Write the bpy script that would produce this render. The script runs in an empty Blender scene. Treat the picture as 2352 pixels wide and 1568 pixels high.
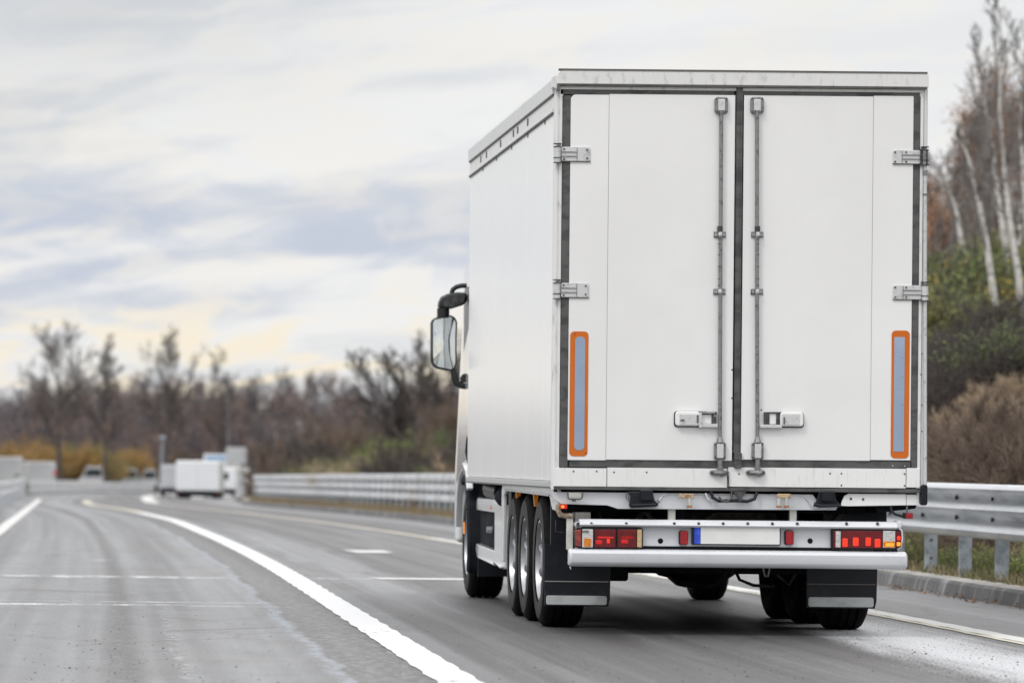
import bpy, bmesh, math, random
import numpy as np
from mathutils import Vector, Matrix

R = math.radians
random.seed(7)
rng = np.random.default_rng(7)
SC = bpy.context.scene
COL = SC.collection

# ------------------------------------------------------------------ camera
H = 1.185            # eye height
F = 10350.0          # focal length in drawing units (picture is 2352 wide)
cam_d = bpy.data.cameras.new('camera')
cam = bpy.data.objects.new('camera', cam_d)
COL.objects.link(cam)
cam.location = (0, 0, H)
cam.rotation_euler = (math.pi / 2, -0.0095, 0)
cam_d.sensor_width = 36
cam_d.lens = F / 2352 * 36
cam_d.shift_x = (1176 - 236) / 2352
cam_d.shift_y = (1050 - 784) / 2352
cam_d.clip_start = 0.5
cam_d.clip_end = 6000
cam_d.dof.use_dof = True
cam_d.dof.focus_distance = 31.3
cam_d.dof.aperture_fstop = 3.0
SC.camera = cam

# ------------------------------------------------------------------ world
SUN_EL, SUN_AZ = R(52), R(228)      # azimuth clockwise from +Y
world = bpy.data.worlds.new("World")
SC.world = world
world.use_nodes = True


class NT:
    """small node helper"""
    def __init__(s, tree):
        s.t = tree; s.n = tree.nodes; s.l = tree.links

    def new(s, kind, **kw):
        nd = s.n.new(kind)
        for k, v in kw.items():
            setattr(nd, k, v)
        return nd

    def put(s, sock, v):
        if hasattr(v, 'is_linked') or isinstance(v, bpy.types.NodeSocket):
            s.l.new(v, sock)
        else:
            if isinstance(v, (tuple, list)) and len(v) == 3 and sock.type == 'RGBA':
                v = (*v, 1)
            sock.default_value = v

    def math(s, op, a, b=0.0, c=0.0, clamp=False):
        nd = s.new('ShaderNodeMath', operation=op); nd.use_clamp = clamp
        s.put(nd.inputs[0], a); s.put(nd.inputs[1], b)
        if len(nd.inputs) > 2: s.put(nd.inputs[2], c)
        return nd.outputs[0]

    def mix(s, fac, a, b, mode='MIX'):
        nd = s.new('ShaderNodeMix'); nd.data_type = 'RGBA'; nd.blend_type = mode
        s.put(nd.inputs[0], fac); s.put(nd.inputs[6], a); s.put(nd.inputs[7], b)
        return nd.outputs[2]

    def mapr(s, v, a, b, c=0.0, d=1.0, smooth=True):
        nd = s.new('ShaderNodeMapRange')
        if smooth: nd.interpolation_type = 'SMOOTHSTEP'
        s.put(nd.inputs[0], v); s.put(nd.inputs[1], a); s.put(nd.inputs[2], b)
        s.put(nd.inputs[3], c); s.put(nd.inputs[4], d)
        return nd.outputs[0]

    def noise(s, vec, scale, detail=4, rough=0.55, dist=0.0):
        nd = s.new('ShaderNodeTexNoise')
        if vec is not None: s.l.new(vec, nd.inputs['Vector'])
        nd.inputs['Scale'].default_value = scale
        nd.inputs['Detail'].default_value = detail
        nd.inputs['Roughness'].default_value = rough
        nd.inputs['Distortion'].default_value = dist
        return nd.outputs['Fac']

    def comb(s, x, y, z):
        nd = s.new('ShaderNodeCombineXYZ')
        s.put(nd.inputs[0], x); s.put(nd.inputs[1], y); s.put(nd.inputs[2], z)
        return nd.outputs[0]

    def sep(s, v):
        nd = s.new('ShaderNodeSeparateXYZ'); s.l.new(v, nd.inputs[0])
        return nd.outputs

    def bump(s, h, strength=0.2, dist=0.01):
        nd = s.new('ShaderNodeBump')
        nd.inputs['Strength'].default_value = strength
        nd.inputs['Distance'].default_value = dist
        s.l.new(h, nd.inputs['Height'])
        return nd.outputs[0]


def build_world():
    q = NT(world.node_tree)
    q.n.clear()
    tc = q.new('ShaderNodeTexCoord')
    d = q.sep(tc.outputs['Generated'])
    x, y, z = d[0], d[1], d[2]
    az = q.math('ARCTAN2', x, y)
    zc = q.math('MAXIMUM', z, -0.02)
    # streaky cloud cover, slightly tilted
    zt = q.math('ADD', zc, q.math('MULTIPLY', az, -0.10))
    v1 = q.comb(q.math('MULTIPLY', x, 9.0), q.math('MULTIPLY', y, 9.0), q.math('MULTIPLY', zt, 62.0))
    v2 = q.comb(q.math('MULTIPLY', x, 30.0), q.math('MULTIPLY', y, 30.0), q.math('MULTIPLY', zt, 120.0))
    n1 = q.noise(v1, 1.0, 5, 0.5, 0.5)
    n2 = q.noise(v2, 1.0, 7, 0.62, 0.9)
    cover = q.math('ADD', q.math('MULTIPLY', n1, 0.68), q.math('MULTIPLY', n2, 0.32))
    # lavender band of thicker cloud at 2-3.5 degrees, warm gaps below it
    band = q.math('MULTIPLY', q.mapr(zc, 0.026, 0.042), q.mapr(zc, 0.075, 0.048))
    low = q.mapr(zc, 0.042, 0.022)
    left = q.mapr(az, 0.10, -0.01)
    top = q.mapr(zc, 0.06, 0.10)
    grey = (0.70, 0.72, 0.755); white = (0.93, 0.925, 0.92)
    lav = (0.56, 0.615, 0.745); cream = (1.0, 0.895, 0.72)
    c = q.mix(q.mapr(cover, 0.40, 0.58), grey, white)
    c = q.mix(q.math('MULTIPLY', q.mapr(az, 0.03, 0.14), 0.75), c, (0.90, 0.905, 0.915))
    f = q.math('MULTIPLY', q.math('MULTIPLY', band, q.mapr(cover, 0.62, 0.42)), q.mapr(az, 0.17, 0.05, 0.25, 1.0))
    c = q.mix(q.math('MULTIPLY', f, 0.85), c, lav)
    f = q.math('MULTIPLY', q.math('ADD', q.math('MULTIPLY', low, 0.9), 0.22), q.mapr(n2, 0.45, 0.60))
    c = q.mix(q.math('MULTIPLY', f, 0.9), c, cream)
    f = q.math('MULTIPLY', q.math('MULTIPLY', top, left), 0.55)
    c = q.mix(f, c, (0.64, 0.655, 0.68))
    # overcast dome: brighter overhead
    up = q.mapr(z, 0.12, 0.80, 1.0, 2.5)
    c = q.mix(1.0, c, q.comb(up, up, up), 'MULTIPLY')
    sky = q.new('ShaderNodeTexSky')
    sky.sky_type = 'NISHITA'; sky.sun_disc = False
    sky.sun_elevation = SUN_EL; sky.sun_rotation = SUN_AZ
    b1 = q.new('ShaderNodeBackground'); q.l.new(c, b1.inputs[0]); b1.inputs[1].default_value = 0.98
    b2 = q.new('ShaderNodeBackground'); q.l.new(sky.outputs[0], b2.inputs[0]); b2.inputs[1].default_value = 0.10
    m = q.new('ShaderNodeMixShader'); m.inputs[0].default_value = 0.06
    q.l.new(b1.outputs[0], m.inputs[1]); q.l.new(b2.outputs[0], m.inputs[2])
    o = q.new('ShaderNodeOutputWorld'); q.l.new(m.outputs[0], o.inputs[0])


build_world()
sun_d = bpy.data.lights.new('sun', 'SUN')
sun_d.energy = 1.25
sun_d.angle = R(14)
sun_d.color = (1.0, 0.97, 0.93)
sun = bpy.data.objects.new('sun', sun_d)
COL.objects.link(sun)
sv = Vector((math.sin(SUN_AZ) * math.cos(SUN_EL), math.cos(SUN_AZ) * math.cos(SUN_EL), math.sin(SUN_EL)))
sun.rotation_euler = sv.to_track_quat('Z', 'Y').to_euler()
SC.view_settings.view_transform = 'Standard'
SC.view_settings.look = 'None'
SC.view_settings.gamma = 1
SC.view_settings.exposure = 0.0
SC.cycles.max_bounces = 6

# ------------------------------------------------------------------ materials
MATS = {}


def mat(name, col, rough=0.5, metal=0.0, var=None, vscale=3.0, vstretch=(1, 1, 1), bump=0.0, bscale=60.0,
        bdist=0.004, vmin=0.4, vmax=0.65, coat=0.0, emit=None, estr=0.0, spec=None, bstretch=(1, 1, 1), trans=0.0, rvar=0.0,
        sheen=0.0):
    m = bpy.data.materials.new(name)
    m.use_nodes = True
    q = NT(m.node_tree)
    b = q.n['Principled BSDF']
    tc = q.new('ShaderNodeTexCoord')
    mp = q.new('ShaderNodeMapping'); q.l.new(tc.outputs['Object'], mp.inputs[0]); mp.inputs['Scale'].default_value = vstretch
    nz = q.noise(mp.outputs[0], vscale, 6, 0.62, 0.2)
    fac = q.mapr(nz, vmin, vmax)
    c2 = var if var is not None else tuple(v * 0.9 for v in col)
    q.l.new(q.mix(fac, col, c2), b.inputs['Base Color'])
    b.inputs['Metallic'].default_value = metal
    if rvar:
        q.l.new(q.mapr(nz, 0.35, 0.7, rough, rough + rvar), b.inputs['Roughness'])
    else:
        b.inputs['Roughness'].default_value = rough
    if coat:
        b.inputs['Coat Weight'].default_value = coat
        b.inputs['Coat Roughness'].default_value = 0.04
    if emit is not None:
        b.inputs['Emission Color'].default_value = (*emit, 1)
        b.inputs['Emission Strength'].default_value = estr
    if spec is not None:
        b.inputs['Specular IOR Level'].default_value = spec
    if trans:
        b.inputs['Transmission Weight'].default_value = trans
    if bump:
        mb_ = q.new('ShaderNodeMapping'); q.l.new(tc.outputs['Object'], mb_.inputs[0]); mb_.inputs['Scale'].default_value = bstretch
        n2 = q.noise(mb_.outputs[0], bscale, 3, 0.6)
        q.l.new(q.bump(n2, bump, bdist), b.inputs['Normal'])
    MATS[name] = m
    return m


mat('door_paint', (0.80, 0.80, 0.80), 0.28, var=(0.76, 0.76, 0.758), vscale=0.8, bump=0.03, bscale=1.2, bdist=0.02)
mat('side_paint', (0.83, 0.835, 0.84), 0.11, spec=.25, var=(0.80, 0.805, 0.81), vscale=0.9, bump=0.10, bscale=1.1, bdist=0.02, bstretch=(1, 1.2, 0.6))
_m = MATS['side_paint']; _q = NT(_m.node_tree)
_df = _q.new('ShaderNodeBsdfDiffuse'); _df.inputs[0].default_value = (.84, .845, .85, 1)
_mx = _q.new('ShaderNodeMixShader'); _mx.inputs[0].default_value = .55
_q.l.new(_df.outputs[0], _mx.inputs[1]); _q.l.new(_q.n['Principled BSDF'].outputs[0], _mx.inputs[2]); _q.l.new(_mx.outputs[0], _q.n['Material Output'].inputs[0])
mat('sill_paint', (0.78, 0.78, 0.775), 0.35, var=(0.60, 0.60, 0.58), vscale=9, vstretch=(5, 5, 0.7), vmin=0.52, vmax=0.80)
mat('trim_paint', (0.70, 0.70, 0.70), 0.35, var=(0.47, 0.47, 0.46), vscale=7, vstretch=(3, 1, 1), vmin=0.52, vmax=0.75)
mat('roof_rail', (0.66, 0.665, 0.67), 0.30, metal=0.3, var=(0.45, 0.45, 0.45), vscale=8, vmin=0.55, vmax=0.8)
mat('bar_paint', (0.60, 0.615, 0.645), 0.28, var=(0.52, 0.535, 0.555), vscale=3, vmin=0.5, vmax=0.75, bump=0.04, bscale=5, bdist=0.02)
mat('cream_panel', (0.62, 0.61, 0.57), 0.45, var=(0.45, 0.44, 0.41), vscale=4)
mat('seal_rubber', (0.10, 0.10, 0.10), 0.55, spec=.3, var=(0.055, 0.055, 0.057), vscale=5, vstretch=(1, 1, 2), vmin=0.45, vmax=0.62)
mat('groove', (0.34, 0.34, 0.34), 0.7)
mat('groove_dark', (0.12, 0.12, 0.12), 0.7)
mat('zinc', (0.27, 0.275, 0.28), 0.45, metal=0.6, var=(0.10, 0.10, 0.10), vscale=28, vmin=0.48, vmax=0.72)
mat('zinc_light', (0.66, 0.665, 0.67), 0.38, metal=0.45, var=(0.38, 0.38, 0.38), vscale=22, vmin=0.5, vmax=0.78)
mat('dark_steel', (0.09, 0.09, 0.092), 0.5, metal=0.4, var=(0.04, 0.04, 0.04), vscale=20)
mat('rusty_brass', (0.50, 0.37, 0.22), 0.6, var=(0.20, 0.12, 0.06), vscale=45, vmin=0.45, vmax=0.65, bump=0.3, bscale=90)
mat('rust', (0.34, 0.14, 0.05), 0.8, var=(0.16, 0.07, 0.03), vscale=60)
mat('exhaust', (0.42, 0.36, 0.27), 0.5, metal=0.3, var=(0.22, 0.17, 0.12), vscale=30)
mat('black_plastic', (0.007, 0.009, 0.014), 0.38, spec=.3, var=(0.013, 0.015, 0.021), vscale=5)
mat('flap_rubber', (0.009, 0.0105, 0.015), 0.45, spec=.3, var=(0.024, 0.026, 0.032), vscale=6, vmin=0.5, vmax=0.75, bump=0.15, bscale=14, bdist=0.01)
mat('chassis', (0.003, 0.005, 0.008), 0.65, spec=.15, var=(0.008, 0.008, 0.009), vscale=9)
mat('tank_black', (0.006, 0.0075, 0.011), 0.75, spec=.08, var=(0.022, 0.024, 0.03))
mat('leaf_dark', (0.10, 0.075, 0.062), 0.9, var=(0.055, 0.045, 0.04), vscale=1.5)
mat('chassis_dirty', (0.025, 0.022, 0.02), 0.7, var=(0.08, 0.07, 0.06), vscale=14)
mat('tyre', (0.003, 0.003, 0.0035), 0.8, var=(0.008, 0.0078, 0.0075), vscale=10, spec=.12, bump=0.5, bscale=35, bstretch=(6, 1, 1), bdist=0.006)
mat('tyre_side', (0.022, 0.021, 0.021), 0.7, spec=.3, var=(0.045, 0.042, 0.04), vscale=12)
mat('alu', (0.42, 0.43, 0.45), 0.42, metal=0.8, var=(0.30, 0.30, 0.31), vscale=14, vmin=0.5, vmax=0.75)
mat('flap_strip', (0.50, 0.53, 0.53), 0.4, var=(0.38, 0.40, 0.40), vscale=6, vmin=0.45, vmax=0.7)
mat('orange_reflector', (0.56, 0.125, 0.004), 0.35, var=(0.60, 0.14, 0.005), vscale=1.5)
mat('blue_grey_reflector', (0.27, 0.34, 0.46), 0.30, var=(0.33, 0.41, 0.55), vscale=1.2)
mat('plate', (0.78, 0.79, 0.77), 0.4, var=(0.72, 0.73, 0.71), vscale=5)
mat('plate_blue', (0.02, 0.06, 0.55), 0.3, var=(0.05, 0.14, 0.8), vscale=60, vmin=0.5, vmax=0.6)
mat('red_lens', (0.13, 0.002, 0.006), 0.2, var=(0.07, 0.001, 0.003), vscale=20, coat=0.25, bump=0.25, bscale=160, bstretch=(0.3, 1, 1), emit=(1.0, 0.01, 0.01), estr=0.02)
mat('red_reflector', (0.26, 0.006, 0.012), 0.2, var=(0.38, 0.01, 0.02), vscale=60, coat=0.6)
mat('side_red_lens', (0.20, 0.03, 0.03), 0.2, var=(0.3, 0.06, 0.05), vscale=20, coat=0.5)
mat('clear_lens', (0.62, 0.62, 0.61), 0.12, var=(0.38, 0.38, 0.38), vscale=30, vstretch=(1, 1, 4), coat=0.8, bump=0.3, bscale=90)
mat('amber_lens', (0.62, 0.20, 0.01), 0.15, var=(0.40, 0.11, 0.005), vscale=60, coat=0.8, emit=(1, 0.35, 0.02), estr=0.10)
mat('tan_lens', (0.60, 0.42, 0.22), 0.15, var=(0.42, 0.30, 0.16), vscale=30, vstretch=(1, 1, 3), coat=0.8)
mat('glow_red', (0.7, 0.03, 0.01), 0.3, emit=(1.0, 0.05, 0.02), estr=0.42)
mat('glow_deep', (0.6, 0.01, 0.01), 0.3, emit=(1.0, 0.02, 0.01), estr=0.10)
mat('glow_orange', (0.8, 0.25, 0.03), 0.3, emit=(1.0, 0.30, 0.02), estr=0.95)
mat('window_glass', (0.02, 0.025, 0.03), 0.3)
mat('mirror_glass', (0.66, 0.71, 0.71), 0.02, metal=1.0, var=(0.8, 0.84, 0.84))
mat('mirror_rim', (0.012, 0.013, 0.014), 0.35)
mat('cab_paint', (0.76, 0.77, 0.78), 0.12, var=(0.72, 0.73, 0.74), vscale=1, coat=0.6)
mat('galvanised', (0.66, 0.675, 0.69), 0.34, metal=0.85, var=(0.52, 0.535, 0.555), vscale=3, vstretch=(1, 0.3, 3), bump=0.1, bscale=8, rvar=0.2)
mat('galvanised_post', (0.40, 0.45, 0.50), 0.5, metal=0.3, var=(0.22, 0.25, 0.29), vscale=7)
mat('far_rail', (0.66, 0.67, 0.685), 0.5, metal=0.0, var=(0.44, 0.45, 0.47), vscale=1.5)
mat('far_post', (0.46, 0.49, 0.53), 0.6, var=(0.36, 0.38, 0.42), vscale=2)
mat('bark', (0.065, 0.055, 0.053), 0.9, var=(0.10, 0.085, 0.078), vscale=6)
mat('twig_far', (0.17, 0.13, 0.115), 0.9, var=(0.22, 0.16, 0.13), vscale=1)
mat('bark_far', (0.11, 0.098, 0.105), 0.9, var=(0.15, 0.13, 0.13), vscale=3)
mat('bark_grey', (0.24, 0.225, 0.22), 0.9, var=(0.14, 0.125, 0.12), vscale=5)
mat('birch_bark', (0.60, 0.585, 0.57), 0.8, var=(0.22, 0.21, 0.20), vscale=3.5, vstretch=(1, 1, 3), vmin=0.5, vmax=0.66)
mat('leaf_rust', (0.40, 0.215, 0.11), 0.8, var=(0.28, 0.16, 0.09), vscale=1.5)
mat('leaf_brown', (0.32, 0.19, 0.115), 0.85, var=(0.19, 0.12, 0.085), vscale=1.5)
mat('leaf_dusk', (0.10, 0.088, 0.10), 0.9, var=(0.145, 0.115, 0.115), vscale=0.25)
mat('leaf_green', (0.15, 0.19, 0.065), 0.75, var=(0.075, 0.10, 0.04), vscale=1.6)
mat('leaf_bright', (0.25, 0.30, 0.075), 0.75, var=(0.14, 0.18, 0.05), vscale=2.2)
mat('leaf_olive', (0.26, 0.25, 0.09), 0.8, var=(0.14, 0.15, 0.055), vscale=1.8)
mat('leaf_yellow', (0.52, 0.38, 0.07), 0.8, var=(0.28, 0.27, 0.07), vscale=1.2)
mat('leaf_ochre', (0.42, 0.26, 0.075), 0.8, var=(0.24, 0.17, 0.07), vscale=0.5)
mat('twig_brown', (0.20, 0.148, 0.115), 0.9, var=(0.10, 0.075, 0.06), vscale=3)
mat('twig_tan', (0.47, 0.37, 0.255), 0.9, var=(0.28, 0.21, 0.15), vscale=3)
mat('dry_grass', (0.33, 0.26, 0.16), 0.9, var=(0.25, 0.19, 0.10), vscale=2)
mat('green_grass', (0.10, 0.12, 0.045), 0.85, var=(0.20, 0.17, 0.09), vscale=3)
mat('pebble', (0.20, 0.17, 0.14), 0.9, var=(0.08, 0.06, 0.05), vscale=3)
mat('dark_bit', (0.045, 0.035, 0.03), 0.9, var=(0.12, 0.07, 0.04), vscale=4)
mat('van_white', (0.74, 0.755, 0.78), 0.3, var=(0.70, 0.715, 0.74), vscale=0.7)
mat('far_white', (0.48, 0.49, 0.51), 0.5, var=(0.38, 0.39, 0.41), vscale=0.3)
mat('far_grey', (0.36, 0.37, 0.39), 0.5, var=(0.28, 0.29, 0.31), vscale=0.3)
mat('far_blue', (0.25, 0.38, 0.58), 0.4)
mat('sign_red', (0.55, 0.05, 0.03), 0.5)
mat('sign_yellow', (0.65, 0.42, 0.05), 0.5)
mat('pole_grey', (0.24, 0.26, 0.30), 0.5)
mat('van_red', (0.35, 0.03, 0.03), 0.4)

# ------------------------------------------------------------------ mesh builder
ORIGIN = {}


class MB:
    def __init__(s):
        s.v = []; s.f = []; s.m = []; s.mi = 0; s.uv = None

    def add(s, vs, fs):
        b = len(s.v)
        s.v.extend([tuple(p) for p in vs])
        s.f.extend([tuple(i + b for i in f) for f in fs])
        s.m.extend([s.mi] * len(fs))
        return s

    def box(s, x0, x1, y0, y1, z0, z1, rot=None):
        vs = [Vector((x, y, z)) for z in (z0, z1) for y in (y0, y1) for x in (x0, x1)]
        if rot:
            c = Vector(((x0 + x1) / 2, (y0 + y1) / 2, (z0 + z1) / 2))
            vs = [rot @ (p - c) + c for p in vs]
        return s.add(vs, [(0, 2, 3, 1), (4, 5, 7, 6), (0, 1, 5, 4), (2, 6, 7, 3), (0, 4, 6, 2), (1, 3, 7, 5)])

    def tube(s, pts, r, n=8, cap=True):
        pts = [Vector(p) for p in pts]
        rr = r if isinstance(r, (list, tuple)) else [r] * len(pts)
        t0 = (pts[1] - pts[0]).normalized()
        ref = Vector((0, 0, 1)) if abs(t0.z) < 0.9 else Vector((1, 0, 0))
        u = t0.cross(ref).normalized()
        vs = []
        for i, p in enumerate(pts):
            if i == 0: t = pts[1] - pts[0]
            elif i == len(pts) - 1: t = pts[-1] - pts[-2]
            else: t = pts[i + 1] - pts[i - 1]
            t.normalize()
            u = (u - t * u.dot(t))
            u = u.normalized() if u.length > 1e-6 else t.orthogonal().normalized()
            w = t.cross(u)
            for k in range(n):
                a = 2 * math.pi * k / n
                vs.append(p + (u * math.cos(a) + w * math.sin(a)) * rr[i])
        fs = []
        for i in range(len(pts) - 1):
            for k in range(n):
                k2 = (k + 1) % n
                fs.append((i * n + k, i * n + k2, (i + 1) * n + k2, (i + 1) * n + k))
        if cap:
            fs.append(tuple(reversed(range(n))))
            fs.append(tuple(range((len(pts) - 1) * n, len(pts) * n)))
        return s.add(vs, fs)

    def cyl(s, a, b, r, n=16):
        return s.tube([a, b], r, n)

    def prism(s, poly, axis, a, b):
        """poly in the two other axes (order x,y,z), extruded from a to b along axis"""
        def P(p, t):
            if axis == 'x': return (t, p[0], p[1])
            if axis == 'y': return (p[0], t, p[1])
            return (p[0], p[1], t)
        n = len(poly)
        vs = [P(p, a) for p in poly] + [P(p, b) for p in poly]
        fs = [tuple(range(n)), tuple(reversed(range(n, 2 * n)))]
        fs += [(i, i + n, (i + 1) % n + n, (i + 1) % n) for i in range(n)]
        return s.add(vs, fs)

    def lathe_x(s, prof, c, n=48, a0=0.0, a1=2 * math.pi, close=True):
        """prof: list of (x offset, radius) around the x axis through c"""
        vs = []
        full = abs(a1 - a0 - 2 * math.pi) < 1e-6
        m = n if full else n + 1
        for k in range(m):
            a = a0 + (a1 - a0) * k / n
            for (dx, r) in prof:
                vs.append((c[0] + dx, c[1] + r * math.cos(a), c[2] + r * math.sin(a)))
        L = len(prof); fs = []
        for k in range(n):
            k2 = (k + 1) % m
            for i in range(L - 1):
                fs.append((k * L + i, k * L + i + 1, k2 * L + i + 1, k2 * L + i))
        return s.add(vs, fs)

    def sphere(s, c, r, n=10, sc=(1, 1, 1)):
        vs = []; fs = []
        for i in range(n + 1):
            th = math.pi * i / n
            for k in range(2 * n):
                ph = math.pi * k / n
                vs.append((c[0] + r * sc[0] * math.sin(th) * math.cos(ph), c[1] + r * sc[1] * math.sin(th) * math.sin(ph), c[2] + r * sc[2] * math.cos(th)))
        for i in range(n):
            for k in range(2 * n):
                k2 = (k + 1) % (2 * n)
                fs.append((i * 2 * n + k, (i + 1) * 2 * n + k, (i + 1) * 2 * n + k2, i * 2 * n + k2))
        return s.add(vs, fs)

    def build(s, name, mats, parent=None, bevel=0.0, smooth=35, seg=2, label=None):
        if not isinstance(mats, (list, tuple)): mats = [mats]
        og = Vector((0, 0, 0))
        if parent is not None: og = ORIGIN.get(parent.name, og)
        me = bpy.data.meshes.new(name)
        me.from_pydata([(p[0] - og.x, p[1] - og.y, p[2] - og.z) for p in s.v], [], s.f)
        for k in mats: me.materials.append(MATS[k])
        if len(mats) > 1: me.polygons.foreach_set('material_index', s.m)
        bm = bmesh.new(); bm.from_mesh(me)
        if len(me.polygons) < 40000:
            bmesh.ops.recalc_face_normals(bm, faces=bm.faces)
        bm.to_mesh(me); bm.free()
        if smooth:
            me.shade_smooth()
            me.set_sharp_from_angle(angle=R(smooth))
        o = bpy.data.objects.new(name, me)
        COL.objects.link(o)
        if parent is not None:
            o.parent = parent
            ORIGIN[o.name] = og
        if bevel:
            b = o.modifiers.new('bevel', 'BEVEL'); b.width = bevel; b.segments = seg; b.limit_method = 'ANGLE'
            b.angle_limit = R(40); b.harden_normals = True
        if label: o['label'] = label
        return o


def tag(o, label=None, cat=None, group=None, kind=None):
    if label: o['label'] = label
    if cat: o['category'] = cat
    if group: o['group'] = group
    if kind: o['kind'] = kind
    return o


def thing(name, loc, label, cat, group=None, rz=0.0):
    o = bpy.data.objects.new(name, None)
    o.empty_display_size = 0.3
    COL.objects.link(o)
    o.location = loc; o.rotation_euler = (0, 0, rz)
    ORIGIN[o.name] = Vector(loc)
    tag(o, label, cat, group)
    return o


def copy_thing(root, loc, rz=0.0, scale=None, label=None, group=None):
    r = root.copy(); COL.objects.link(r); r.location = loc; r.rotation_euler = (0, 0, rz)
    if scale is not None: r.scale = scale if isinstance(scale, (tuple, list)) else (scale,) * 3
    if label: r['label'] = label
    if group: r['group'] = group
    for ch in list(root.children):
        c = ch.copy(); COL.objects.link(c); c.parent = r
        for g in list(ch.children):
            e = g.copy(); COL.objects.link(e); e.parent = c
    return r


def rrect(x0, z0, x1, z1, r, n=4):
    pts = []
    for cx, cz, a in ((x1 - r, z1 - r, 0), (x0 + r, z1 - r, 90), (x0 + r, z0 + r, 180), (x1 - r, z0 + r, 270)):
        for k in range(n + 1):
            t = R(a + 90 * k / n)
            pts.append((cx + r * math.cos(t), cz + r * math.sin(t)))
    return pts


# ------------------------------------------------------------------ road geometry
ZY = [-400, 60, 90, 120, 200, 300, 400, 600, 900]
ZZ = [0, 0, -0.07, -0.2, -0.6, -1.2, -1.9, -3.2, -4.2]
_g = np.arange(-400, 900, 2.0)


def smoothed(ys, xs, w):
    v = np.interp(_g, ys, xs)
    k = np.hanning(w); k /= k.sum()
    pad = np.concatenate([np.full(w, v[0]), v, np.full(w, v[-1])])
    return np.convolve(pad, k, 'same')[w:-w]


_z = smoothed(ZY, ZZ, 15)
_mid = smoothed([-400, 36, 46, 54, 68, 91, 117, 141, 152, 175, 205, 243, 325, 408, 520, 900], [1.92, 1.92, 1.92, 1.88, 1.75, 1.46, .74, -.34, -.52, -.66, -.55, -.2, 2.9, 8.2, 43, 203], 7)
_left = smoothed([-400, 70, 97, 154, 170, 200, 243, 325, 408, 520, 900], [-1.62, -1.66, -1.8, -2.25, -2.42, -2.75, -3.2, -.3, 5.6, 40.5, 200], 9)
_right = smoothed([-400, 30, 37, 46, 65, 77, 86, 106, 131, 156, 200, 243, 325, 408, 520, 900], [6.25, 6.25, 6.22, 5.85, 5.25, 4.94, 4.55, 3.75, 2.72, 1.78, 1.9, 2.6, 6., 11.3, 46, 206], 9)
_kerb = smoothed([-400, 45, 85, 101, 111, 124, 139, 153, 200, 243, 325, 408, 520, 900], [7.75, 7.68, 6.85, 6.5, 6.06, 5.6, 5.0, 4.75, 5.8, 8, 12, 18, 54, 214], 9)
_lbar = smoothed([-400, 70, 110, 160, 200, 243, 325, 408, 520, 900], [-2.5, -2.5, -2.75, -3.3, -3.8, -4.1, -1.0, 4.9, 40, 200], 9)


def zr(y): return float(np.interp(y, _g, _z))
def fx(arr): return lambda y: float(np.interp(y, _g, arr))
MID, LEFT, RIGHT, KERB, LBAR = fx(_mid), fx(_left), fx(_right), fx(_kerb), fx(_lbar)


def bank(x, y):
    """ground height"""
    o = x - (KERB(y) + 0.75)
    h = zr(y)
    if o > -0.75: h += 0.13
    if o > 0:
        s = 0.36 if y < 130 else 0.30
        if o < 16: h += s * o * min(1, o / 1.2)
        else: h += s * 16 + (o - 16) * 0.15
        h += 0.25 * math.sin(x * .9 + y * .21) * min(1, o / 4)
    l = (LBAR(y) - 0.6) - x
    if l > 0:
        h += -0.25 * min(1, l / 3)
    if y > 400 and (l > 3 or o > 3):
        h += min(6.6, (y - 400) * 0.035) * min(1, (max(l, o) - 3) / 8)
    return h


# terrain sheet
def terrain():
    ys = np.concatenate([np.arange(-300, 20, 20), np.arange(20, 200, 2.5), np.arange(200, 520, 8), np.arange(520, 900, 25), [1200, 2000, 4000]])
    offs = np.concatenate([[-3000, -1200, -600, -300, -150, -80, -40, -20, -10, -6, -3.5, -1.5], [-0.61]])
    offr = np.concatenate([[-0.02, 0.3, 0.75], np.arange(1.2, 30, 1.0), [34, 40, 50, 70, 100, 160, 300, 600, 1200, 3000]])
    vs = []; W = len(offs) + len(offr)
    for y in ys:
        yc = min(y, 880)
        for o in offs: vs.append((LBAR(yc) + o, y, bank(LBAR(yc) + o, yc) - (0.03 if o < -0.7 else 0.08)))
        for o in offr:
            x = KERB(yc) + o
            vs.append((x, y, bank(x + 0.001, yc) - (0.30 if o < 0 else 0.015)))
    fs = []
    for i in range(len(ys) - 1):
        for j in range(W - 1):
            a = i * W + j
            fs.append((a, a + 1, a + 1 + W, a + W))
    m = bpy.data.materials.new('earth'); m.use_nodes = True; MATS['earth'] = m
    q = NT(m.node_tree); b = q.n['Principled BSDF']
    tc = q.new('ShaderNodeTexCoord')
    n1 = q.noise(tc.outputs['Object'], 0.35, 6, 0.6); n2 = q.noise(tc.outputs['Object'], 3.5, 6, 0.65)
    c = q.mix(q.mapr(n1, .42, .6), (0.12, 0.095, 0.07), (0.075, 0.085, 0.03))
    c = q.mix(q.mapr(n2, .5, .68), c, (0.24, 0.18, 0.12))
    q.l.new(c, b.inputs['Base Color']); b.inputs['Roughness'].default_value = 0.95
    q.l.new(q.bump(n2, 0.8, 0.15), b.inputs['Normal'])
    mb = MB(); mb.add(vs, fs)
    tag(mb.build('ground', 'earth', smooth=60), kind='structure')


terrain()


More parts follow.
